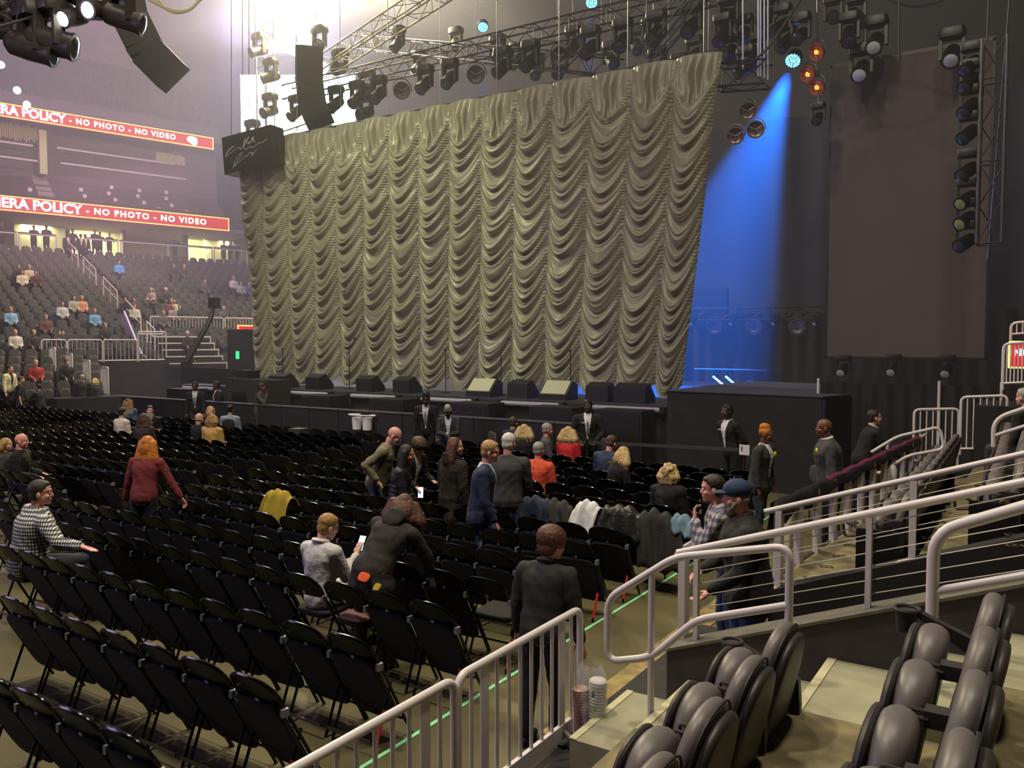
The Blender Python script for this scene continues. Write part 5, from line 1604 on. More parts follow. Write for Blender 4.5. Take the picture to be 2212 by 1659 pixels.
# ---- ribbon boards
RED = mat('red led', (60, 2, 6), 0.5, emit=(222, 8, 26), es=1.05)
YEL = mat('yellow led', (90, 80, 20), 0.5, emit=(255, 226, 90), es=4.0)
WLED = mat('white led', (90, 80, 90), 0.5, emit=(255, 236, 255), es=5.5)
CLED = mat('cream led', (90, 85, 70), 0.5, emit=(255, 246, 205), es=4.0)
def ribbon(label, z0, z1, uend, v, bold):
    t = sthing('ribbon_board', label, 'led display', -3.5, v, 0)
    w = uend + 3.5
    MB().box((w / 2, 0, (z0 + z1) / 2), (w, 0.15, z1 - z0)).obj('red_panel', RED, t)
    q = MB()
    h = 0.035
    q.box((w / 2, -0.09, z1 - h), (w, 0.02, h)).box((w / 2, -0.09, z0 + h), (w, 0.02, h)).box((w - h, -0.09, (z0 + z1) / 2), (h, 0.02, z1 - z0 - h))
    q.obj('yellow_border', YEL, t)
    zc = (z0 + z1) / 2
    H = (z1 - z0)
    x1 = at_v(bold[0], 300, v)[0] + 3.5
    x2 = at_v(bold[1], 300, v)[0] + 3.5
    x0_ = at_v(-78, 300, v)[0] + 3.5
    text('CAMERA POLICY', 'white_lettering', ((x0_ + x1) / 2, -0.1, zc), (PI / 2, 0, 0), H * 0.9, WLED, t, 0.004, 0.02, 'CENTER', width=x1 - x0_)
    xs_ = at_v(bold[2], 300, v)[0] + 3.5
    text('- NO PHOTO - NO VIDEO', 'cream_lettering', ((xs_ + x2) / 2, -0.1, zc), (PI / 2, 0, 0), H * 0.58, CLED, t, 0.004, 0.014, sp=1.25, width=x2 - xs_)
    return t, w


t1, w1 = ribbon('lower red led ribbon board reading NO PHOTO - NO VIDEO', 10.12, 10.95, 13.3, 16, (172, 441, 181))
t2, w2 = ribbon('upper red led ribbon board reading NO PHOTO - NO VIDEO, above the suites', 15.2, 15.95, 12.36, 16, (142, 378, 149))
x_ = at_v(414, 308, 16)[0] + 3.5
MB().ell((x_, -0.1, 15.6), (0.33, 0.02, 0.22)).ell((x_ + 0.12, -0.1, 15.45), (0.2, 0.02, 0.17)).obj('camera_symbol', WLED, t2)
# small red screen beside the curtain
u0, zt = at_v(511, 702, 2.6); u1, zb_ = at_v(600, 730, 2.6)
t = sthing('led_screen', 'small red led screen with yellow border half hidden by the curtain edge', 'led display', u0, 2.6, zb_)
w, h = u1 - u0, zt - zb_
MB().box((w / 2, 0, h / 2), (w, 0.2, h)).obj('red_panel', RED, t)
MB().box((w / 2, -0.11, h - 0.03), (w, 0.02, 0.035)).box((w / 2, -0.11, 0.03), (w, 0.02, 0.035)).box((0.03, -0.11, h / 2), (0.035, 0.02, h)).obj('yellow_border', YEL, t)
text('NO CAM.', 'white_lettering', (0.1, -0.12, h * 0.42), (PI / 2, 0, 0), 0.26, WLED, t, 0.003, 0.01, 'LEFT')
text('NO PHOTO', 'cream_lettering', (0.1, -0.12, h * 0.16), (PI / 2, 0, 0), 0.17, CLED, t, 0.003, 0.005, 'LEFT')
MB().box((1.3, -0.12, h * 0.78), (0.34, 0.02, 0.2)).obj('white_symbol', CLED, t)
# green exit light
P = atd(513, 767, 33)
tag(MB().box(P, (0.14, 0.05, 0.3)).obj('exit_light', mat('green light', (10, 80, 30), 0.5, emit=(40, 235, 110), es=2.5)), 'small green light left of the curtain foot', 'light')
P = atd(540, 770, 34)
tag(MB().box(P + Vector((0, 0, -0.5)), (2.2, 0.5, 3.2)).obj('dimmer_rack', BLKM), 'dark equipment rack below the small red screen', 'rack')

# ---- suites between the ribbons
MV = mat('mauve dark wall', (92, 80, 92), 0.85)
cbox(-60, 468, 18.2, 11.0, 15.2, MV, 'wall_suites')
cbox(-60, 468, 17.0, 10.95, 11.15, TRD, 'floor_suites', 2)
b = MB()
for r in range(5): b.box((4.6, 16.6 + 0.5 * r, 11.0 + 0.2 * r), (17.5, 0.5, 0.4 + 0.4 * r))
sobj(b, 'floor_suite_rows', mat('suite seating dark', (70, 58, 68), 0.8), kind='structure')
for k, (xa, ya, xb, yb, lab) in enumerate(((0, 306, 70, 316, 'upper left'), (0, 338, 80, 349, 'lower left'), (122, 322, 378, 356, 'upper long'), (130, 355, 400, 388, 'lower long'))):
    vv = 17.2 if k in (0, 2) else 16.5
    A, B_ = at_v(xa - (60 if xa == 0 else 0), ya, vv), at_v(xb, yb, vv)
    zz = B_[1]
    o = MB().box(((A[0] + B_[0]) / 2, vv, zz), (B_[0] - A[0], 0.3, 0.1))
    sobj(o, 'counter', mat('lilac counter', (190, 170, 195), 0.5), 'pale lilac counter rail of the suites, %s one' % lab, 'counter', group='suite counters')
def beadcurtain(x0, x1, ytop, ybot, v, lab):
    a, zt_ = at_v(x0, ytop, v); b2, zb2 = at_v(x1, ybot, v)
    n = int((b2 - a) / 0.09)
    q = MB()
    rr = random.Random(x0)
    for i in range(n):
        q.box((a + 0.09 * i, v, zt_ - (zt_ - zb2) * rr.uniform(0.35, 0.5)), (0.035, 0.03, (zt_ - zb2) * rr.uniform(0.7, 1.0)))
    sobj(q, 'string_curtain', mat('pale string curtain', (214, 204, 150), 0.6), lab, 'curtain')


beadcurtain(338, 402, 329, 362, 16.9, 'pale lit string curtain hanging in the suite left of the black signature box')
beadcurtain(0, 84, 262, 312, 17.4, 'pale string curtain in the suite at the left edge under the upper ribbon')
o = cbox(88, 104, 17.5, 12.6, 15.1, mat('cream column', (205, 196, 150), 0.7), 'column_1', 0.5)
rr = random.Random(2)
for x, y in ((64, 410), (174, 410), (182, 424), (240, 405), (234, 418), (248, 432), (300, 412), (297, 424), (310, 438), (358, 416), (358, 429), (370, 444), (217, 440), (341, 452), (280, 447), (402, 458)):
    u, z = at_v(x, y, 16.45)
    o = MB().box((0, 0, 0), (0.2, 0.02, 0.2)).obj('paper_card', mat('lilac white card', (220, 200, 220), 0.6))
    o.location = SL(u, 16.35, z); o.rotation_euler = (0, 0, FRZ)
    tag(o, 'small white card on the suite seating just above the lower red ribbon board', 'card', 'white cards on the suite seats')
# suite aisle
b = MB()
for k in range(9): b.box((at_v(100, 400, 16.5)[0], 16.4 + 0.22 * k, 11.0 + 0.17 * k), (0.8, 0.24, 0.34))
sobj(b, 'floor_suite_stairs', mat('suite stair', (150, 134, 140), 0.8), kind='structure')

# ---- upper stand
sobj(MB().box((4.0, 16.6, 16.25), (17.4, 1.4, 0.7)), 'wall_upper_fascia', MV, kind='structure')
UP = mat('upper seats', (58, 54, 60), 0.8)
b = MB()
for r in range(15): b.box((4.9, 17.0 + 0.8 * r, 16.2 + 0.42 * r), (20, 0.82, 0.84 * 0.5 + 0.42))
sobj(b, 'floor_upper_bowl', UP, kind='structure')
q = MB()
for r in range(15):
    for i in range(33):
        if (i + r) % 17 == 0: continue
        q.box((-4.4 + 0.56 * i, 17.1 + 0.8 * r, 16.85 + 0.42 * r), (0.46, 0.12, 0.6))
sobj(q, 'stadium_seats', UP, 'mass of dim seats of the upper stand above the upper red ribbon', 'seats', kind='stuff')
sobj(MB().box((-6, 30, 12), (42, 0.4, 26)), 'wall_left', mat('pale hazy wall', (96, 94, 100), 0.9), kind='structure')
sobj(MB().box((15.3, 22, 14), (0.3, 16, 16)), 'wall_upper_end', mat('dark end wall', (52, 50, 56), 0.9), kind='structure')

light('ribbon_glow', 'AREA', SL(4, 9, 11.5), 260, (1.0, 0.36, 0.62), 12, SL(4, 9, 2), 3)
# ---- people in the far stand
GR = 'people seated in the far stand'
def small(px, py, label, top, hair='brown', skin='fair', **k):
    b_ = stand_seat(px, py)
    e, r, u, v, zt = b_
    P = SL(u, v - 0.05, zt)
    return person(label, P, math.degrees(FRZ) + 180 + k.pop('face', 0), k.pop('pose', 'sit'), h=k.pop('h', 1.72), top=top, pants=k.pop('pants', (36, 36, 42)), skin=skin, hair=(k.pop('hs', 'short'), hair), det=0, lean=k.pop('lean', 4), AL=lap, AR=lap, group=GR, **k)


for a in ((55, 572, 'person in a dark shirt, upper right pair of the far left cluster', (40, 40, 48)), (76, 574, 'person in a cream top high in the far left cluster', (214, 196, 160), 'blond'),
          (35, 592, 'person in a white top low in the far left cluster', (216, 206, 186)), (58, 595, 'person in a maroon top low in the far left cluster', (90, 52, 60), 'auburn'),
          (12, 662, 'person in a cream sweater seated alone at the left edge', (226, 214, 180), 'brown', 'pink'), (62, 664, 'man in a pale blue shirt seated in the far stand', (142, 178, 214), 'grey', 'pink'),
          (90, 663, 'person in a pale grey top right of the man in pale blue', (196, 198, 198), 'brown', 'pink'), (126, 684, 'person in brown with a cream bag in the lap', (110, 74, 66), 'ginger'),
          (156, 678, 'man in a navy vest with pale blue sleeves', (120, 170, 205), 'grey', 'pink'), (188, 640, 'person in pale grey left of the peach shirt', (170, 170, 164), 'brown'),
          (210, 640, 'man in a peach shirt by the aisle handrail', (222, 150, 112), 'blond'), (162, 716, 'woman with blond hair low by the fence', (60, 50, 52), 'blond'),
          (184, 713, 'person in white with long hair low by the fence', (206, 196, 190), 'blond'), (183, 726, 'pink-faced man in black low by the fence', (38, 34, 38), 'white', 'pink'),
          (218, 717, 'person in navy seated by the fence', (44, 44, 56), 'dbrown'), (207, 731, 'person in a dark top just behind the fence', (48, 40, 44), 'blond'),
          (250, 703, 'person with a hat in dark clothes near the stair foot', (52, 44, 48), 'dblond'), (270, 715, 'person in brown near the stair foot', (76, 62, 60), 'dbrown'),
          (293, 645, 'woman in a black sleeveless top right of the aisle', (40, 34, 40), 'auburn'), (318, 645, 'person in maroon right of the aisle', (104, 58, 62), 'brown'),
          (323, 631, 'man in dark clothes with a pale cap right of the aisle', (58, 52, 56), 'white'), (307, 660, 'woman in a white top with dark stripe right of the aisle', (212, 206, 186), 'brown'),
          (331, 655, 'red-faced person behind the white top woman', (120, 66, 66), 'ginger'), (328, 668, 'person in a patterned grey top above the long barrier', (148, 132, 134), 'blond'),
          (345, 668, 'person in black and white above the long barrier', (60, 56, 60), 'brown'), (388, 650, 'person in yellow and blue in the far right rows', (190, 160, 80), 'dbrown'),
          (408, 648, 'person in white with a dark vest in the far right rows', (206, 204, 200), 'dbrown'), (419, 672, 'person in grey just above the long barrier', (96, 88, 92), 'ginger'),
          (442, 670, 'bald person in grey just above the long barrier', (90, 84, 90), 'grey'), (263, 566, 'person in a bright blue top high right of the aisle', (90, 160, 225), 'dbrown'),
          (367, 576, 'person in a black shirt with white print high in the rows', (44, 44, 50), 'brown'), (392, 577, 'person in dark clothes right of the printed shirt', (60, 54, 60), 'ginger'),
          (458, 606, 'person with a raised arm high near the curtain', (90, 76, 84), 'auburn'), (477, 605, 'woman in white high near the curtain', (204, 190, 190), 'blond'),
          (512, 613, 'person in white and navy next to the curtain edge', (160, 160, 160), 'dbrown'), (529, 614, 'person in blue next to the curtain edge', (74, 88, 140), 'auburn'),
          (90, 786, 'blond woman in a red jacket seated at the stepped barriers', (158, 52, 42), 'blond'), (130, 783, 'man in a black t-shirt seated behind two grey seats', (26, 28, 34), 'dbrown')):
    small(a[0], a[1], a[2], a[3], *(a[4:]))
small(350, 617, 'person in a pale hooded top standing right of the aisle', (176, 160, 158), 'grey', pose='stand', face=40) if False else None
b_ = stand_seat(350, 617, 1.6)
person('person in a pale grey hooded top standing right of the aisle in the far stand', SL(b_[2], b_[3] - 0.05, b_[4]), 200, h=1.6, top=(180, 166, 162), hair=('bob', 'grey'), det=0, AL=lap, AR=lap)
for px, py, v, lab, top, z in ((73, 483, 17.4, 'man leaning on the concourse ledge, left of the pair', (92, 78, 104), 1.7), (100, 478, 17.4, 'man in dark clothes at the concourse ledge, right of the pair', (72, 58, 84), 1.78),
                               (157, 494, 18.2, 'dark silhouette standing at the lit doorway of the concourse', (58, 48, 56), 1.78), (205, 490, 17.3, 'person leaning on the ledge before the lit wall', (70, 58, 70), 1.75),
                               (216, 496, 17.5, 'shorter person beside the one at the lit wall', (52, 42, 50), 1.65), (237, 503, 17.2, 'person bending over the concourse ledge', (60, 46, 52), 1.6),
                               (378, 510, 17.2, 'dark figure standing behind the long glass railing', (56, 44, 54), 1.75), (484, 520, 17.2, 'dark figure leaning at the railing near the curtain', (50, 40, 44), 1.7),
                               (499, 523, 17.3, 'second dark figure at the railing near the curtain', (46, 38, 42), 1.7), (513, 525, 17.2, 'figure at the railing closest to the curtain', (60, 48, 50), 1.68),
                               (3, 480, 17.3, 'dark figure behind the railing at the left picture edge', (66, 54, 74), 1.75)):
    u, z_ = at_v(px, py, v)
    person(lab, SL(u, v, 7.95), math.degrees(FRZ) + 180, h=z, top=top, pants=(40, 34, 42), hair=('short', 'dbrown'), skin='tan', det=0, lean=12, AL=((0.2, 0.6, -0.8), (-0.2, 1, 0)), AR=((0.2, 0.6, -0.8), (-0.2, 1, 0)), group='people on the concourse')
for px, py, lab in ((148, 520, 'usher in a black vest and white sleeves at the top of the stairs'), (186, 524, 'second usher in a black vest at the top of the stairs'), (176, 516, 'third usher behind the two at the stair top')):
    u, z_ = at_v(px, py, 14.5)
    person(lab, SL(u, 14.6, 2.06 + 0.327 * 16), math.degrees(FRZ) + 185, h=1.75, top=(40, 36, 42), pants=(26, 24, 28), hair=('short', 'dbrown'), skin='brown', det=0, open_=(210, 205, 170), group='ushers at the stair top')

# ================================================================== RIGGING, LAMPS, SCREENS
TR = mat('truss alloy', (84, 84, 92), 0.45, 0.5)
TRB = mat('black truss', (20, 20, 23), 0.5)
def truss(label, p0, p1, w=0.4, m=None, seg=0.5, name='truss', cat='truss', group=None):
    p0, p1 = Vector(p0), Vector(p1)
    x, y, d = basis(p1 - p0)
    L = (p1 - p0).length
    t = thing(name, label, cat, p0, 0, group)
    q, lc = MB(), MB()
    cs = [(-1, -1), (1, -1), (1, 1), (-1, 1)]
    for a, b_ in cs: q.tube([x * a * w / 2 + y * b_ * w / 2, x * a * w / 2 + y * b_ * w / 2 + d * L], 0.028, 6)
    n = max(2, int(L / seg))
    for i in range(n):
        for k in range(4):
            a, b_ = cs[k], cs[(k + 1) % 4]
            s0, s1 = (a, b_) if i % 2 else (b_, a)
            lc.tube([x * s0[0] * w / 2 + y * s0[1] * w / 2 + d * (L * i / n), x * s1[0] * w / 2 + y * s1[1] * w / 2 + d * (L * (i + 1) / n)], 0.014, 4)
            if i % 2 == 0: lc.tube([x * a[0] * w / 2 + y * a[1] * w / 2 + d * (L * i / n), x * b_[0] * w / 2 + y * b_[1] * w / 2 + d * (L * i / n)], 0.014, 4)
    q.obj('chords', m or TR, t); lc.obj('lacing', m or TR, t)
    return t


LM = mat('black lamp body', (15, 15, 18), 0.4)
LENS = mat('dark lens', (50, 52, 62), 0.12)
def mover(label, P, aim, s=1.0, lens=None, group=None, body=None, base=True):
    """moving head light hanging below P"""
    t = thing('moving_light', label, 'stage light', P, 0, group)
    bm_ = body or LM
    if base: MB().slab((0, 0, -0.06 * s), 0.42 * s, 0.3 * s, 0.16 * s, Matrix.Rotation(R(90), 3, 'X'), 5, 0.9, 16).obj('base', bm_, t)
    y = MB()
    y.box((0, 0, -0.13 * s), (0.38 * s, 0.12 * s, 0.05 * s)) if True else None
    y = MB()
    y.prism([(-0.20 * s, -0.49 * s), (-0.15 * s, -0.49 * s), (-0.15 * s, -0.16 * s), (0.15 * s, -0.16 * s), (0.15 * s, -0.49 * s), (0.20 * s, -0.49 * s), (0.20 * s, -0.10 * s), (-0.20 * s, -0.10 * s)], -0.06 * s, 0.06 * s, 'y')
    y.obj('yoke', bm_, t)
    c = Vector((0, 0, -0.42 * s))
    d = (Vector(aim) - Vector(P) - c).normalized()
    h = MB().lathe([(0.07 * s, -0.24 * s), (0.13 * s, -0.18 * s), (0.145 * s, 0.0), (0.14 * s, 0.2 * s), (0.15 * s, 0.22 * s), (0.15 * s, 0.26 * s), (0.13 * s, 0.26 * s)], c, d, 14).obj('head', bm_, t)
    MB().lathe([(0.125 * s, 0.255 * s), (0.08 * s, 0.275 * s), (0.001, 0.285 * s)], c, d, 14).obj('lens', lens or LENS, h)
    return t


def par(label, P, aim, s=1.0, m=None, lens=None, group=None, yoke=True):
    t = thing('round_lamp', label, 'stage light', P, 0, group)
    d = (Vector(aim) - Vector(P)).normalized()
    h = MB().lathe([(0.03, -0.20 * s), (0.10 * s, -0.18 * s), (0.2 * s, -0.04 * s), (0.22 * s, 0.03 * s), (0.22 * s, 0.06 * s), (0.2 * s, 0.06 * s), (0.17 * s, -0.03 * s), (0.001, -0.1 * s)], (0, 0, 0), d, 20).obj('housing', m or mat('copper grey lamp', (150, 130, 134), 0.35, 0.6), t)
    MB().lathe([(0.06 * s, 0.03 * s), (0.05 * s, 0.05 * s), (0.001, 0.05 * s)], (0, 0, 0), d, 10).obj('lens', lens or LENS, h)
    x, y, _ = basis(d)
    sp_ = MB()
    for a in (0.5, 2.6, 4.7): sp_.beam(d * 0.05 * s, d * 0.05 * s + (x * math.cos(a) + y * math.sin(a)) * 0.2 * s, 0.014 * s, 0.014 * s)
    sp_.obj('spokes', m or mat('copper grey lamp', (150, 130, 134)), h)
    if yoke:
        pts = [x * 0.25 * s * math.cos(a) + Vector((0, 0, 1)) * 0.3 * s * math.sin(a) for a in np.linspace(0, PI, 9)]
        MB().tube(pts, 0.014 * s, 5).obj('yoke', STEEL, t)
    return t


CAMP = (0, 0, 2.9)
# lamp row behind the curtain gap
z0 = aty(1600, 700, 28)
truss('black truss carrying the row of round lamps below the cyclorama', (aty(1470, 690, 28.2).x, 28.2, z0.z + 0.35), (aty(1800, 690, 28.2).x, 28.2, z0.z + 0.35), 0.4, TRB)
for k, px in enumerate((1543, 1629, 1722)):
    P = aty(px, 706, 27.7); par('round copper-rimmed lamp below the cyclorama, %s from the left' % ORD[k + 1], P, (0, 0, 3), 1.15, group='round lamps below the cyclorama')
for k, px in enumerate((1498, 1584, 1676, 1765)):
    P = aty(px, 698, 27.8); mover('small silvery lamp between the round lamps, %s from the left' % ORD[k + 1], P + Vector((0, 0, 0.3)), P + Vector((-1, -2, -1.6)), 0.6, mat('silver lens', (190, 190, 200), 0.2), 'small lamps below the cyclorama')
for k, (px, py) in enumerate(((1822, 768), (1930, 766), (2047, 768))):
    P = aty(px, py, 21.8); mover('led lamp hanging below the tall side screen, %s from the left' % ORD[k + 1], P, P + Vector((-0.15, -1.0, -0.75)), 0.85, mat('pale led lens', (168, 164, 160), 0.3), 'lamps below the side screen')
# hanging trio and amber trio
for k, (px, py) in enumerate(((1615, 240), (1588, 294), (1632, 280))):
    par('bare copper-rimmed round lamp hanging right of the curtain top, %s' % ('top one', 'lower left one', 'lower right one')[k], aty(px, py, 20.5), CAMP, 0.98, group='hanging round lamps')
AMB = mat('amber lamp', (150, 100, 90), 0.3, 0.4)
for k, (px, py) in enumerate(((1765, 112), (1746, 160), (1766, 188))):
    P = aty(px, py, 20.5)
    par('amber glowing round lamp hanging beside the blue beam, %s of three' % ('top', 'middle', 'bottom')[k], P, (P.x - 4, P.y - 8, P.z - 5), 0.95, AMB, mat('amber filament', (255, 160, 60), 0.3, emit=(255, 150, 50), es=5), 'amber lamps')
tag(MB().tube([aty(1765, 0, 20.6), aty(1766, 108, 20.6), aty(1768, 222, 20.6)], 0.012, 4).obj('hanging_wire', STEEL), 'thin wire holding the three amber lamps', 'wire')
P = aty(1768, 224, 20.5); mover('small lamp hanging at the end of the amber lamp wire', P, P + Vector((0, -1, -1)), 0.8)
# tower truss at right with its lights
a, b_ = aty(2118, 528, 19), aty(2134, 88, 19)
b_.x = a.x + 0.02
truss('grey hanging truss tower at the right with dark lights on its left side', (a.x + 0.15, 19, a.z), (a.x + 0.15, 19, b_.z), 0.42, TR, 0.75)
for k, py in enumerate((124, 160, 215, 272, 352, 414, 458, 506)):
    P = aty(2096, py, 19)
    lm = mat('pale olive lamp plate', (120, 122, 72), 0.5) if k in (0, 2, 3) else None
    mover('dark moving light on the right truss tower, %s from the top' % ORD[k + 1], Vector((a.x - 0.25, 19, P.z + 0.25)), (a.x - 6, 10, 0), 0.95, mat('small lit lens', (110, 110, 84), 0.3, emit=(230, 230, 120), es=0.04) if k in (5, 6) else None, 'lights on the right truss tower')
    MB().box((a.x - 0.2, 19, P.z + 0.32), (0.5, 0.12, 0.06)).obj('clamp', lm or TRB) if False else None
for k, (x0, x1, y0, y1) in enumerate(((2137, 2132, -60, 88), (2180, 2133, 0, 560), (1943, 1941, -60, 130), (1660, 1663, -60, 0))):
    tag(MB().tube([aty(x0, y0, 18.9), aty(x1, y1, 18.9)], 0.018, 5).obj('hanging_cable', STEEL), ('cable above the right truss tower', 'long slanting cable right of the truss tower', 'thin cable dropping to the top of the side screen', 'thin cable near the top centre')[k], 'cable')
for k, (px, py) in enumerate(((2058, 65), (1862, 100), (1893, 40))):
    P = aty(px, py, 21); mover('dark moving light hanging above the side screen, %s' % ('right one', 'middle one', 'left upper one')[k], P, P + Vector((0, -2, -2)), 1.3, mat('silver lens', (190, 190, 200)), 'lights above the side screen')
# equipment cluster right of the curtain top
truss('dark horizontal truss just right of the curtain top corner', aty(1552, 168, 20), aty(1660, 160, 20), 0.55, TRB)
for k in range(5):
    x = (1638, 1643, 1651, 1659, 1605)[k]
    tag(MB().tube([aty(x, -40, 20), aty(x, (165, 165, 168, 172, 150)[k], 20)], 0.022, 6).obj('hanging_cable', mat('pale steel cable', (170, 176, 200), 0.3, 0.5)), 'pale vertical cable bundle strand right of the curtain top, %s from the left' % ('second', 'third', 'fourth', 'fifth', 'first')[k], 'cable', 'cable bundle')
for k, (px, py) in enumerate(((1562, 60), (1580, 100), (1608, 60), (1612, 130), (1690, 40), (1700, 75), (1730, 60), (1660, 20), (1800, 20), (1835, 60), (1850, 20), (1570, 20), (1640, 100))):
    P = aty(px, py, 20.6 + (k % 3) * 0.8); mover('dark moving light in the cluster above the blue beam, %s in the cluster' % ORD[k + 1], P + Vector((0, 0, 0.3)), P + Vector((rnd.uniform(-2, 2), -2, rnd.uniform(-3, -1))), 1.15, None, 'dark light cluster')
cb = [aty(1550, 137, 19.8), aty(1620, 138, 19.8), aty(1660, 105, 19.8), aty(1700, 45, 19.8), aty(1742, -20, 19.8)]
tag(MB().tube([Vector(v) for v in bend(cb, 1.2, 6)], 0.03, 6).obj('slack_cable', STEEL), 'pale slack cable swinging up from the curtain top corner', 'cable')
cb = [aty(1890, -12, 19), aty(1960, 14, 19), aty(2010, 12, 19), aty(2060, -12, 19)]
tag(MB().tube(bend(cb, 1.0, 5), 0.03, 6).obj('slack_cable', STEEL), 'pale slack cable looping at the top edge above the side screen', 'cable')
# row of lights above the curtain
truss('long black truss above the curtain carrying the light row', (-24, 21.6, 12.1), (-6.5, 21.6, 12.1), 0.5, TRB, 0.6)
for k in range(17):
    x = -23.2 + 1.0 * k
    P = Vector((x, 21.3, 11.8))
    lab = 'dark moving light in the row above the curtain, %s from the left' % ORD[k + 1]
    if k in (5, 8, 11): par(lab.replace('dark moving light', 'round ringed lamp'), P + Vector((0, 0, -0.6)), CAMP, 1.3, mat('dark copper ring lamp', (100, 92, 96), 0.4, 0.4), group='light row above the curtain')
    else: mover(lab, P, (x + rnd.uniform(-2, 2), 12, 3), 1.35, group='light row above the curtain')
truss('black truss higher behind the light row', aty(770, 92, 25), aty(1330, 145, 21.0), 0.5, TRB, 0.6)
for k, (px, py) in enumerate(((860, 60), (905, 112), (985, 62), (1075, 80), (1118, 95), (1160, 118), (1210, 110), (1320, 92), (1375, 62), (1420, 105), (1468, 120), (1500, 82), (1240, 60), (1405, 42))):
    P = aty(px, py, 23 + (k % 3)); mover('dark hanging light high above the curtain, %s counted from the glare' % ORD[k + 1], P, P + Vector((rnd.uniform(-3, 3), -2, -3)), 1.3, None, 'high dark lights')
for k, px in enumerate((1030, 1205, 1238, 1300, 1320, 1358, 1412, 1445, 1532)):
    tag(MB().tube([aty(px, -40, 23), aty(px - 2, 150 - (px - 1000) * 0.05, 23)], 0.012, 4).obj('hanging_cable', STEEL), 'thin vertical wire above the curtain, %s from the left' % ORD[k + 1], 'cable', 'thin vertical wires')
truss('pair of slanting pale pipes crossing above the curtain right half', aty(1402, 128, 21.2), aty(1530, -30, 21.2), 0.35, TR, 3.0)
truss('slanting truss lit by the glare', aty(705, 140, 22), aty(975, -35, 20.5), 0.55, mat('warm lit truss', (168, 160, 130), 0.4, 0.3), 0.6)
# near truss column at the curtain's left corner
truss('tall truss column left of the glare', aty(575, 290, 24), aty(572, 40, 24), 0.5, TRB, 0.6)
truss('truss standing behind the sheer curtain corner', aty(585, 325, 23.5), aty(700, 288, 23.0), 0.8, TRB, 0.6)
for k, (px, py) in enumerate(((545, 262), (583, 205), (585, 130), (735, 110), (792, 155), (790, 205), (690, 60), (560, 75))):
    P = aty(px, py, 22.5); mover('dark moving light around the bright glare, %s of eight' % ORD[k + 1], P, P + Vector((rnd.uniform(-3, 3), -3, -2)), 1.5, None, 'lights around the glare')
# line arrays
def linearray(label, pts, wd, n, ht, group=None):
    t = thing('line_array', label, 'speaker array', pts[0], 0, group)
    pp = [Vector(p) - Vector(pts[0]) for p in pts]
    dd = [0]
    for i in range(1, len(pp)): dd.append(dd[-1] + (pp[i] - pp[i - 1]).length)
    def at(s_):
        s_ *= dd[-1]
        for i in range(1, len(pp)):
            if s_ <= dd[i] + 1e-6:
                return pp[i - 1].lerp(pp[i], (s_ - dd[i - 1]) / max(1e-6, dd[i] - dd[i - 1]))
        return pp[-1]
    view = (Vector(pts[0]) - EYE).normalized()
    for k in range(n):
        a_, b_ = at(k / n), at((k + 1) / n)
        MB().beam(a_ + (b_ - a_) * 0.03, b_, wd, ht, up=view).obj('cabinet', mat('dark speaker cabinet', (16, 17, 20), 0.7), t)
    return t


linearray('tall dark curved line array hanging under the glare in front of the bright screen', [aty(668, 105, 21), aty(668, 175, 21), aty(675, 225, 20.9), aty(690, 262, 20.8)], 0.95, 10, 0.7)
linearray('long dark curved line array hanging high at the left', [atd(262, -60, 28), atd(278, 30, 28), atd(318, 110, 28), atd(375, 168, 28)], 1.15, 14, 0.8)
MB().box((0, 0, 0), (0.1, 0.1, 0.1)) if False else None
# signature box
P = aty(548, 328, 18.9)
t = thing('banner_box', 'glossy black box with white scribbled signature at the top left of the curtain', 'sign', (P.x, 18.9, P.z), R(6))
MB().box((0, 0, 0), (2.2, 0.6, 1.25), mt=Matrix.Rotation(R(-5), 3, 'Y')).obj('box', mat('gloss black panel', (16, 16, 18), 0.18), t)
def scribble(seq, z): return [(x, -0.34, y + z) for x, y in seq]
q = MB()
k1 = [(-0.15, 0.1), (-0.05, 0.35), (-0.02, 0.42), (-0.12, 0.1), (0.0, 0.28), (0.15, 0.45), (0.0, 0.22), (0.12, 0.18), (0.14, 0.28), (0.08, 0.2), (0.2, 0.18), (0.3, 0.42), (0.22, 0.2), (0.34, 0.42), (0.3, 0.22), (0.42, 0.25)]
k2 = [(-0.95, -0.12), (-0.8, 0.1), (-0.5, 0.2), (-0.85, 0.0), (-0.95, -0.15), (-0.6, 0.02), (-0.3, 0.12), (-0.25, 0.02), (-0.15, 0.12), (0.0, 0.0), (0.15, 0.1), (0.3, 0.03), (0.5, 0.14), (0.75, 0.18), (0.95, 0.27)]
k3 = [(-0.62, -0.55), (-0.5, -0.3), (-0.3, -0.12), (-0.15, -0.05), (-0.35, -0.3), (-0.62, -0.52), (-0.3, -0.35), (-0.15, -0.28), (-0.1, -0.2), (0.05, -0.22), (0.15, -0.1), (0.3, -0.12), (0.2, -0.25), (0.45, -0.05)]
for s_ in (k1, k2, k3): q.tube(bend(scribble(s_, 0.0), 0.06, 3), 0.0085, 4)
q.obj('white_signature', mat('white line', (220, 220, 225), 0.5), t)
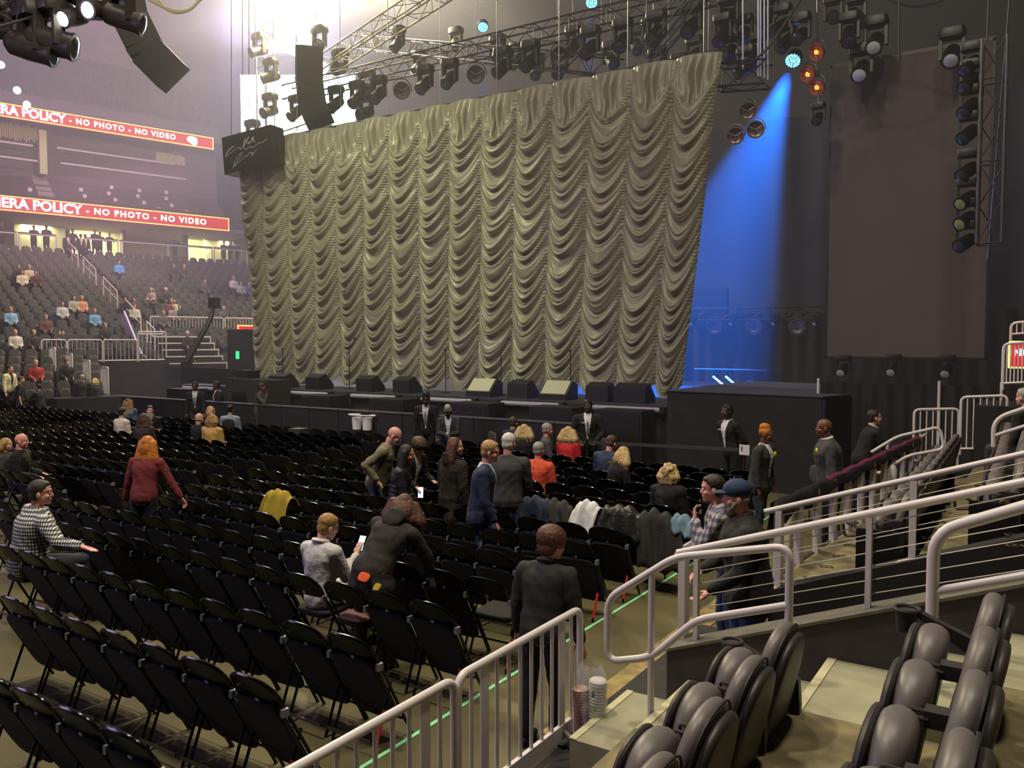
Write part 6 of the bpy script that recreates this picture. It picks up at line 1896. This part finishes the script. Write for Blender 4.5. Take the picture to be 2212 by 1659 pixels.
# bright video screen behind
S0, S1 = atd(521, 180, 40), atd(768, 285, 40)
t = thing('video_screen', 'very bright blue-white video screen seen above the left end of the curtain', 'screen', ((S0.x + S1.x) / 2, (S0.y + S1.y) / 2, (S0.z + S1.z) / 2 - 1.0), YAW)
ww = (S1 - S0).dot(RT)
MB().box((0, 0, 0), (ww, 0.2, 5.0)).obj('lit_panel', mat('video white', (200, 210, 255), 0.5, emit=(214, 224, 255), es=9), t)
MB().box((-ww * 0.36, -0.12, -1.0), (1.6, 0.02, 1.5)).obj('blue_picture_area', mat('video blue', (60, 120, 220), 0.5, emit=(90, 170, 255), es=3), t)
MB().box((-ww * 0.33, -0.14, -0.2), (1.3, 0.02, 0.16)).obj('red_picture_area', mat('video red', (220, 60, 60), 0.5, emit=(255, 80, 90), es=3), t)
P = atd(620, 120, 40)
t = thing('video_screen', 'curved bright ring screen behind the lights under the glare', 'screen', P, YAW)
ring = [(-1.1 + 2.9 * (i / 12), 0.0, 0.35 * math.sin(i / 12 * PI * 1.2)) for i in range(13)]
MB().tube([(x, y, z * 1.2 - 0.25 * x) for x, y, z in ring], 0.30, 8).obj('lit_ring', mat('video white', (200, 210, 255)), t)
light('video_glow', 'AREA', t.location - F0 * 1.2 , 1600, (0.55, 0.55, 1.0), 5, EYE, 4)
# the glaring follow spots
G1 = atd(640, 14, 34)
t = thing('follow_spot', 'glaring yellow-white spotlight at the top of the picture', 'stage light', G1, YAW)
MB().lathe([(0.62, 0.0), (0.7, 0.5), (0.5, 1.1), (0.2, 1.3)], (0, 0, 0), (0, 1, 0), 24).obj('housing', LM, t)
MB().ell((0, -0.02, 0), (0.8, 0.1, 1.15), None, 20, 12).obj('lens', mat('glaring lens', (255, 250, 220), 0.3, emit=(255, 240, 170), es=60), t)
light('follow_spot_glare', 'POINT', G1 - F0 * 1.4, 8500, (1.0, 0.86, 0.48), 0.6)
G2 = atd(790, -35, 34)
t = thing('follow_spot', 'second glaring spotlight just above the top picture edge', 'stage light', G2, YAW)
MB().lathe([(0.5, 0.0), (0.6, 0.5), (0.4, 1.1)], (0, 0, 0), (0, 1, 0), 20).obj('housing', LM, t)
MB().ell((0, -0.02, 0), (0.6, 0.1, 0.6), None, 16, 10).obj('lens', mat('glaring lens', (255, 250, 220)), t)
light('follow_spot_glare_two', 'POINT', G2 - F0 * 1.4, 5000, (1.0, 0.90, 0.55), 0.6)
# near moving lights top left
WL = mat('white hot lens', (255, 250, 250), 0.3, emit=(255, 245, 240), es=9)
truss('dense dark truss with lights at the top left picture corner', atd(-40, 42, 17.5), atd(170, -18, 18.5), 0.6, TR, 0.5)
for k, (px, py, ax, az, s_, lit) in enumerate(((62, 52, 3.0, -1.6, 2.0, 0), (105, 40, 3.0, -1.5, 2.0, 0), (262, 2, 3.0, -1.6, 1.7, 0), (160, 18, -0.5, -1.2, 1.3, 1), (215, 0, -0.4, -1.0, 1.4, 1), (42, 62, -0.3, -2.2, 1.1, 0), (6, 48, 1.5, -0.6, 1.3, 0), (20, 10, 1, -0.4, 1.3, 0), (118, -6, 1, -0.5, 1.3, 0), (75, 8, -1, -0.3, 1.2, 0))):
    P = atd(px, py - 38, 18)
    aim = P + RT * ax - F0 * (1.2 if lit else -0.5) + UP0 * az
    mover('%s moving light on the top left truss, %s of the group' % ('lit white' if lit else 'dark', ORD[k + 1]), P, aim, s_, WL if lit else None, 'moving lights at the top left', body=mat('grey brown lamp body', (60, 54, 52), 0.4))
for k, (px, py) in enumerate(((25, 73), (2, 140), (37, 195), (58, 226))):
    P = atd(px, py, 38)
    tag(MB().ell(P, (0.16, 0.16, 0.16), None, 10, 8).obj('spot_lamp', mat('blue white spark', (220, 235, 255), 0.3, emit=(225, 240, 255), es=10)), 'tiny bright blue-white lamp at the far left, %s from the top' % ORD[k + 1], 'stage light', 'tiny bright lamps')
for k in range(4):
    cb = [atd(290 + 12 * k, -20, 24), atd(345 + 8 * k, 14 + 6 * k, 24), atd(400 + 6 * k, 30 - 3 * k, 24), atd(455 - 6 * k, -20, 24)]
    tag(MB().tube(bend(cb, 2.0, 6), 0.035, 6).obj('cable_loop', mat('yellowish cable', (190, 184, 150), 0.5)), 'drooping pale cable loop at the top, %s of the bundle' % ORD[k + 1], 'cable', 'drooping cable loops')
for k, px in enumerate((500, 524, 538)):
    tag(MB().tube([atd(px, -20, 30), atd(px, 360, 30)], 0.02, 4).obj('hanging_cable', TRB), 'thin dark cable left of the truss column, %s from the left' % ORD[k + 1], 'cable', 'thin dark cables at the left')
# blue led lamps and their beams
for k, (px, py, Y, e, an, l) in enumerate(((1713, 130, 21.5, 90000, 40, 'rightmost, with the broad blue beam'), (1278, 5, 24, 15000, 14, 'middle one at the top edge'), (1043, 58, 25, 12000, 14, 'left one among the dark lights'))):
    P = aty(px, py, Y)
    t = thing('led_lamp', 'bright blue led lamp, %s' % l, 'stage light', P)
    aim = P + (Vector((-1.7, 0.5, -4)) if k == 0 else Vector((-0.1, 0, -4)))
    d = (aim - P).normalized()
    nrm = (d * 0.5 + (EYE - P).normalized() * 0.75).normalized()
    MB().lathe([(0.1, -0.3), (0.2, -0.2), (0.21, 0.02), (0.18, 0.02)], (0, 0, 0), nrm, 18).obj('housing', LM, t)
    x, y, _ = basis(nrm)
    q = MB()
    for rr_, nn in ((0.0, 1), (0.06, 6), (0.115, 11), (0.16, 16)):
        for j in range(nn): q.ell(x * rr_ * math.cos(2 * PI * j / nn) + y * rr_ * math.sin(2 * PI * j / nn) + nrm * 0.03, (0.021, 0.021, 0.021), None, 6, 4)
    q.obj('led_cells', mat('cyan led', (90, 200, 255), 0.3, emit=(80, 225, 255), es=12), t)
    MB().lathe([(0.18, 0.0), (0.17, 0.015), (0.001, 0.015)], (0, 0, 0), nrm, 18).obj('lens', mat('blue lens', (0, 90, 230), 0.3, emit=(0, 110, 255), es=3), t)
    light('blue_beam', 'SPOT', P + d * 0.3, e, BLUE, 0.12, aim, angle=an, blend=0.35)
# things low right behind the riser
P = aty(1570, 822, 25)
for k, px in enumerate((1548, 1575)):
    A, B_ = aty(px - 8, 813, 24.5), aty(px + 18, 835, 24.5)
    tag(MB().tube([A, B_], 0.035, 6).obj('lit_tube', mat('white tube light', (230, 240, 220), 0.4, emit=(235, 245, 220), es=0.7)), 'short lit white tube lying on the stage behind the riser, %s one' % ('left', 'right')[k], 'light')
A, B_ = aty(1500, 797, 25), aty(1658, 800, 25)
t = thing('stage_railing', 'thin dark railing on the stage behind the covered riser', 'railing', (A.x, 25, DZ))
w = B_.x - A.x
MB().tube([(0, 0, A.z - DZ), (w, 0, B_.z - DZ)], 0.03, 6).obj('top_rail', mat('blue grey pipe', (70, 80, 110), 0.4), t)
for i in range(5): MB().tube([(w * i / 4, 0, 0), (w * i / 4, 0, A.z - DZ)], 0.025, 6).obj('post', TRB, t)
# red screen and fence at the right edge
P = aty(2180, 766, 15)
t = thing('led_screen', 'red led screen with yellow border cut by the right picture edge', 'led display', (P.x, 15, P.z))
MB().box((0.6, 0, 0), (1.2, 0.1, 0.42)).obj('red_panel', RED, t)
MB().box((0.6, -0.06, 0.2), (1.2, 0.02, 0.02)).box((0.6, -0.06, -0.2), (1.2, 0.02, 0.02)).box((0.0, -0.06, 0), (0.02, 0.02, 0.4)).obj('yellow_border', YEL, t)
text('NO CAM.', 'white_lettering', (0.06, -0.07, 0.03), (PI / 2, 0, 0), 0.14, WLED, t, 0.002, 0.005, 'LEFT')
gate('crowd_barrier', 'white barrier below the red screen at the right picture edge', aty(2165, 845, 14.6), aty(2300, 840, 14.6), 0.72, 16)
gate('crowd_barrier', 'white barrier above the red screen at the right picture edge', aty(2183, 738, 15.6), aty(2300, 730, 15.6), 0.3, 9)
struct(MB().box((3.5, 15.8, 0.95), (9.0, 1.6, 1.9)), 'floor_corner_stand', BLK)

# ---- haze in the air of the arena
hz = bpy.data.materials.new('arena haze')
hz.use_nodes = True
nt = hz.node_tree
nt.nodes.remove(nt.nodes['Principled BSDF'])
vs = nt.nodes.new('ShaderNodeVolumeScatter')
vs.inputs['Color'].default_value = (0.92, 0.88, 1.0, 1)
vs.inputs['Density'].default_value = 0.0065
vs.inputs['Anisotropy'].default_value = 0.1
nt.links.new(vs.outputs[0], nt.nodes['Material Output'].inputs['Volume'])
o = MB().box((-17, 27.0, 12.4), (72, 27, 25)).obj('haze', hz, None, 0)
tag(o, 'thin lit theatrical haze filling the air over the stage and far seats', 'haze', kind='stuff')
hz2 = hz.copy()
hz2.node_tree.nodes['Volume Scatter'].inputs['Density'].default_value = 0.03
o = MB().box((-26.5, 28, 20.3), (15, 11, 8.4)).obj('haze', hz2, None, 0)  # added dense cloud, its scatter makes the glow around the spotlights
tag(o, 'denser haze cloud added to spread the glow of the glaring spotlights', 'haze', kind='stuff')
hz3 = hz.copy()
hz3.node_tree.nodes['Volume Scatter'].inputs['Density'].default_value = 0.0085
hz3.node_tree.nodes['Volume Scatter'].inputs['Color'].default_value = (1.0, 0.84, 0.94, 1)
o = MB().box((-40.5, 25, 14.2), (19, 22, 17)).obj('haze', hz3, None, 0)
tag(o, 'pinkish haze hanging before the red ribbon boards of the far stand', 'haze', kind='stuff')
